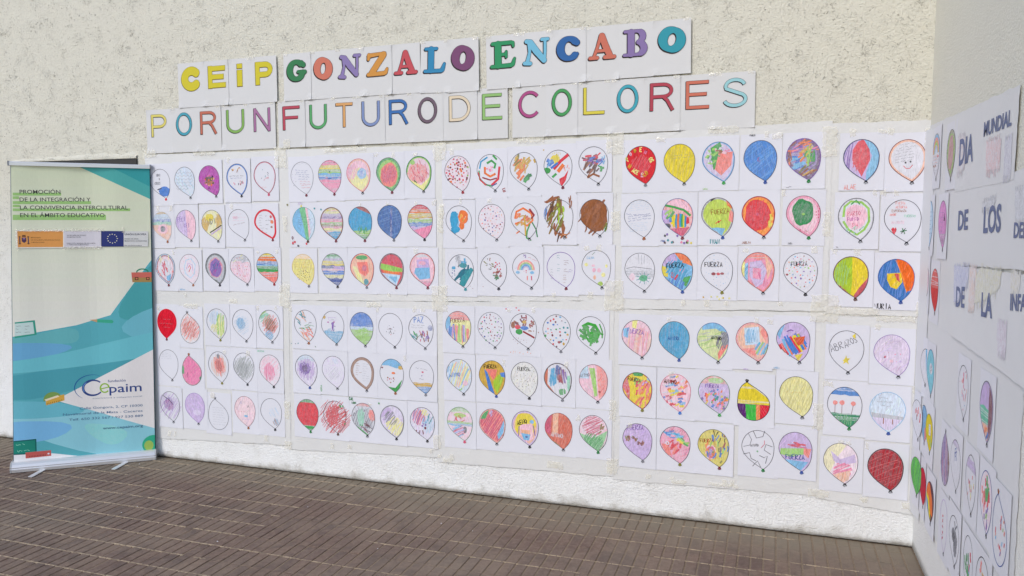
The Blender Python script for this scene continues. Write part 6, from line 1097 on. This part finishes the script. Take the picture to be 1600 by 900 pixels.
# green marker bars and headline
gr = (142, 188, 100)
for x0, x1, y0, y1 in ((68, 318, 237, 252), (68, 473, 281, 296), (68, 678, 319, 333), (68, 552, 352, 379), (68, 100, 256, 270), (68, 104, 300, 312)): pp([Z1(x0, y0), Z1(x1, y0), Z1(x1, y1), Z1(x0, y1)], gr, .9)
for t, x0, x1, y in (('PROMOCIÓN', 104, 315, 243), ('DE LA INTEGRACIÓN Y', 104, 471, 283), ('LA CONVIVENCIA INTERCULTURAL', 106, 668, 325), ('EN EL ÁMBITO EDUCATIVO', 107, 545, 364)):
    a0, b0 = BAN.at(*Z1(x0, y)); a1, b1 = BAN.at(*Z1(x1, y)); font_art(art, t, a0, b0, .0275, cc((64, 66, 64)), math.atan2(b1-b0, a1-a0), width=a1-a0, off=.004)
def zl(t, x0, x1, y0, y1, h, c, off=0):
    a0, b0 = BAN.at(*Z2(x0, y0)); a1, b1 = BAN.at(*Z2(x1, y1)); font_art(art, t, a0, b0, h, cc(c), math.atan2(b1-b0, a1-a0), width=math.hypot(a1-a0, b1-b0), off=off)
NB = (52, 72, 128)
zl('fundación', 562, 655, 358, 352, .018, NB, .002)
a0, b0 = BAN.at(*Z2(484, 387)); cr_ = arc(a0, b0, .060, .052, 42, 322, 22); art.line(cr_, [.008+.007*sin(pi*i/22) for i in range(23)], cc(NB))
art.line(cr_[7:14], .005, cc((96, 140, 200)))
a0, b0 = BAN.at(*Z2(545, 388)); art.line(arc(a0, b0, .027, .030, 0, 320, 18), .009, cc((140, 180, 60))); art.line([(a0-.027, b0-.006), (a0+.027, b0+.006)], .007, cc((140, 180, 60)))
zl('paim', 570, 738, 412, 402, .062, NB, .006)
a0, b0 = BAN.at(*Z2(484, 384)); art.line(arc(a0-.005, b0, .106, .086, 62, 235, 26), [.001+.005*sin(pi*i/26) for i in range(27)], cc((46, 92, 150)))
zl('convivencia y cohesión social', 482, 740, 446, 432, .010, (120, 130, 150))
tc_ = (70, 104, 140)
zl('Calle Gongora, 2, CP 10300', 415, 743, 501, 482, .0165, tc_, .003); zl('Navalmoral de la Mata - Caceres', 328, 743, 532, 510, .0165, tc_, .003); zl('Telf. 650 332 567 / 927 530 889', 360, 745, 559, 536, .0165, tc_, .003); zl('www.cepaim.org', 535, 745, 604, 588, .0185, (44, 84, 120), .008)
art.build('banner_fabric', M_PRINT, ban)
# dark back layer so that the cloth has thickness and a seen edge
V = []; F = []; nx, nz = 24, 1
for j in range(nz+1):
    for i in range(nx+1):
        s, t = i/nx, j/nz; ax = (bq[3][0]*(1-s)+bq[2][0]*s)*(1-t)+(bq[0][0]*(1-s)+bq[1][0]*s)*t; bz = (bq[3][1]*(1-s)+bq[2][1]*s)*(1-t)+(bq[0][1]*(1-s)+bq[1][1]*s)*t
        ax += (-.006 if i == 0 else .006 if i == nx else 0)
        V.append((ax, -wave(ax, bz)+.0012+(.010 if i in (0, nx) else 0), bz))
for j in range(nz):
    for i in range(nx): k = j*(nx+1)+i; F.append((k, k+1, k+nx+2, k+nx+1))
mesh_obj('fabric_backing', V, F, mat('banner_edge', .5, (.05, .12, .15, 1))[0], ban, True)
# pasted logo strip with clear tape round it
ls = Art(.004, wave, .045)
def lp_(pts, c): ls.poly([BAN.at(*Z1(*p)) for p in pts], cc(c))
lp_([(84, 432), (334, 431), (334, 524), (86, 526)], (226, 222, 214)); lp_([(92, 437), (329, 435), (329, 520), (95, 521)], (214, 150, 84)); lp_([(334, 436), (526, 432), (527, 523), (334, 523)], (206, 202, 208))
lp_([(527, 436), (645, 437), (645, 517), (528, 518)], (50, 58, 112)); lp_([(645, 437), (772, 438), (772, 517), (645, 517)], (206, 206, 204))
a0, b0 = BAN.at(*Z1(586, 476)); r12 = .030
for k in range(12): ls.disc(a0+r12*sin(k*pi/6), b0+r12*cos(k*pi/6), .0036, .0036, cc((226, 222, 190)), 5)
a0, b0 = BAN.at(*Z1(127, 480))
ls.poly([(a0-.013, b0+.012), (a0+.013, b0+.012), (a0+.013, b0-.012), (a0, b0-.024), (a0-.013, b0-.012)][::-1], cc((84, 62, 84))); ls.poly([(a0-.012, b0+.016), (a0+.012, b0+.016), (a0+.009, b0+.029), (a0-.009, b0+.029)], cc((110, 74, 52)))
for sx in (-1, 1): ls.line([(a0+sx*.024, b0-.026), (a0+sx*.024, b0+.014)], .007, cc((96, 78, 86))); ls.disc(a0+sx*.024, b0+.017, .006, .004, cc((110, 74, 52))); ls.disc(a0+sx*.024, b0-.028, .007, .004, cc((110, 74, 52)))
ls.poly([(a0-.006, b0), (a0+.006, b0), (a0+.006, b0+.01), (a0-.006, b0+.01)], cc((140, 110, 150)))
def ll(t, x0, x1, y, h, c=(60, 56, 60), off=.004):
    a0, b0 = BAN.at(*Z1(x0, y)); a1, b1 = BAN.at(*Z1(x1, y)); font_art(ls, t, a0, b0, h, cc(c), math.atan2(b1-b0, a1-a0), width=a1-a0, off=off)
ll('MINISTERIO', 163, 213, 474, .0075, (120, 84, 44)); ll('DE INCLUSIÓN, SEGURIDAD SOCIAL', 163, 316, 486, .0075, (120, 84, 44)); ll('Y MIGRACIONES', 163, 232, 498, .0075, (120, 84, 44))
ll('SECRETARÍA DE ESTADO', 349, 448, 462, .0075); ll('DE MIGRACIONES', 349, 420, 471, .0075); ll('DIRECCIÓN GENERAL DE INCLUSIÓN', 349, 496, 503, .007); ll('Y ATENCIÓN HUMANITARIA', 349, 462, 511, .007)
ll('UNIÓN EUROPEA', 650, 763, 458, .0125, (60, 62, 80), .01); ll('FONDO DE ASILO,', 650, 722, 480, .0075, (50, 52, 60), .008); ll('MIGRACIÓN E INTEGRACIÓN', 650, 766, 491, .0075, (50, 52, 60), .008); ll('Por una Europa plural', 650, 738, 514, .007)
lo_ = ls.build('logo_strip', M_PRINT, ban)
def ban_tape(x0, x1, y0, y1, seed):
    r = random.Random(seed); a0, b1 = BAN.at(*Z1(x0, y0)); a1, b0 = BAN.at(*Z1(x1, y1)); nx = max(4, int((a1-a0)/.008)); nz = max(3, int((b1-b0)/.006)); V = []; F = []
    for j in range(nz+1):
        for i in range(nx+1):
            x = a0+(a1-a0)*i/nx+r.uniform(-.002, .002); z = b0+(b1-b0)*j/nz+r.uniform(-.002, .002); V.append((x, -wave(x, z)-.006-r.random()*.004, z))
    for j in range(nz):
        for i in range(nx): k = j*(nx+1)+i; F += [(k, k+1, k+nx+2), (k, k+nx+2, k+nx+1)]
    mesh_obj('tape', V, F, M_TAPE, ban)
for i, t in enumerate([(82, 98, 425, 535), (340, 545, 424, 440), (325, 535, 516, 530), (100, 330, 426, 440), (636, 650, 420, 445)]): ban_tape(*t, i)
# frame
tl, tr = BAN.at(14, 256), BAN.at(234.5, 260.5)
mb = MB(); zt = (tl[1]+tr[1])/2
mb.profile_x([(-.014, zt-.012), (.006, zt-.012), (.009, zt-.008), (.009, zt+.010), (.004, zt+.014), (-.010, zt+.014), (-.014, zt+.009)], tl[0], tr[0])
mb.build('top_rail', M_ALU, ban)
for x in (tl[0]-.002, tr[0]+.002):
    mb = MB(); mb.profile_x([(-.017, zt-.014), (.011, zt-.014), (.011, zt+.016), (-.017, zt+.016)], x-.0035, x+.0035); mb.build('rail_end_cap', M_PLAST, ban)
hb = BAN.at(130, 720)[1]
prof = [(-.045+.045*(1-cos(t)) if False else -.044*math.cos(t), .006+.062*math.sin(t)) for t in [radians(q) for q in range(8, 90, 12)]]
prof = [(-.050, .004), (-.052, .024), (-.047, .030), (-.049, .036), (-.040, .052), (-.024, .064), (-.008, .068), (.030, .066), (.045, .045), (.048, .004)]
mb = MB(); mb.profile_x(prof, .004, BW-.004); mb.build('base_case', M_ALU, ban)
for x0, x1 in ((-.004, .004), (BW-.004, BW+.004)):
    mb = MB(); mb.profile_x([(y*1.04, z*1.03) for y, z in prof], x0, x1); mb.build('base_end_cap', mat('cap_grey', .4, (.42, .43, .44, 1))[0], ban)
for (p0, p1) in (((64, 737), (47, 746.5)), ((192, 726), (177, 734.5))):
    q0, q1 = on_floor(*p0), on_floor(*p1); d = (q1-q0).normalized(); nrm = Vector((-d.y, d.x, 0))*.016; q0 = q0-d*.06
    inv = Matrix.Rotation(-BAN.rz, 3, 'Z'); mb = MB(); pts = []
    for z in (.0025, .0065):
        for q, s in ((q0, 1), (q0, -1), (q1-d*.006, -1), (q1, -.6), (q1, .6), (q1-d*.006, 1)):
            v = inv @ (Vector((q.x, q.y, 0))+nrm*s-Vector((bo[0], bo[1], 0))); pts.append((v.x, v.y, z))
    mb.V = pts; mb.F = [(0, 1, 2, 3, 4, 5), (11, 10, 9, 8, 7, 6)]+[(i, 6+i, 6+(i+1) % 6, (i+1) % 6) for i in range(6)]
    mb.build('foot', M_ALU, ban)
mb = MB(); mb.V = []; n = 12
for z in (.06, zt):
    mb.V += [(BW/2+.009*cos(2*pi*i/n), .022+.009*sin(2*pi*i/n), z) for i in range(n)]
mb.F = [(i, (i+1) % n, n+(i+1) % n, n+i) for i in range(n)]; mb.build('support_pole', M_ALU, ban, True)
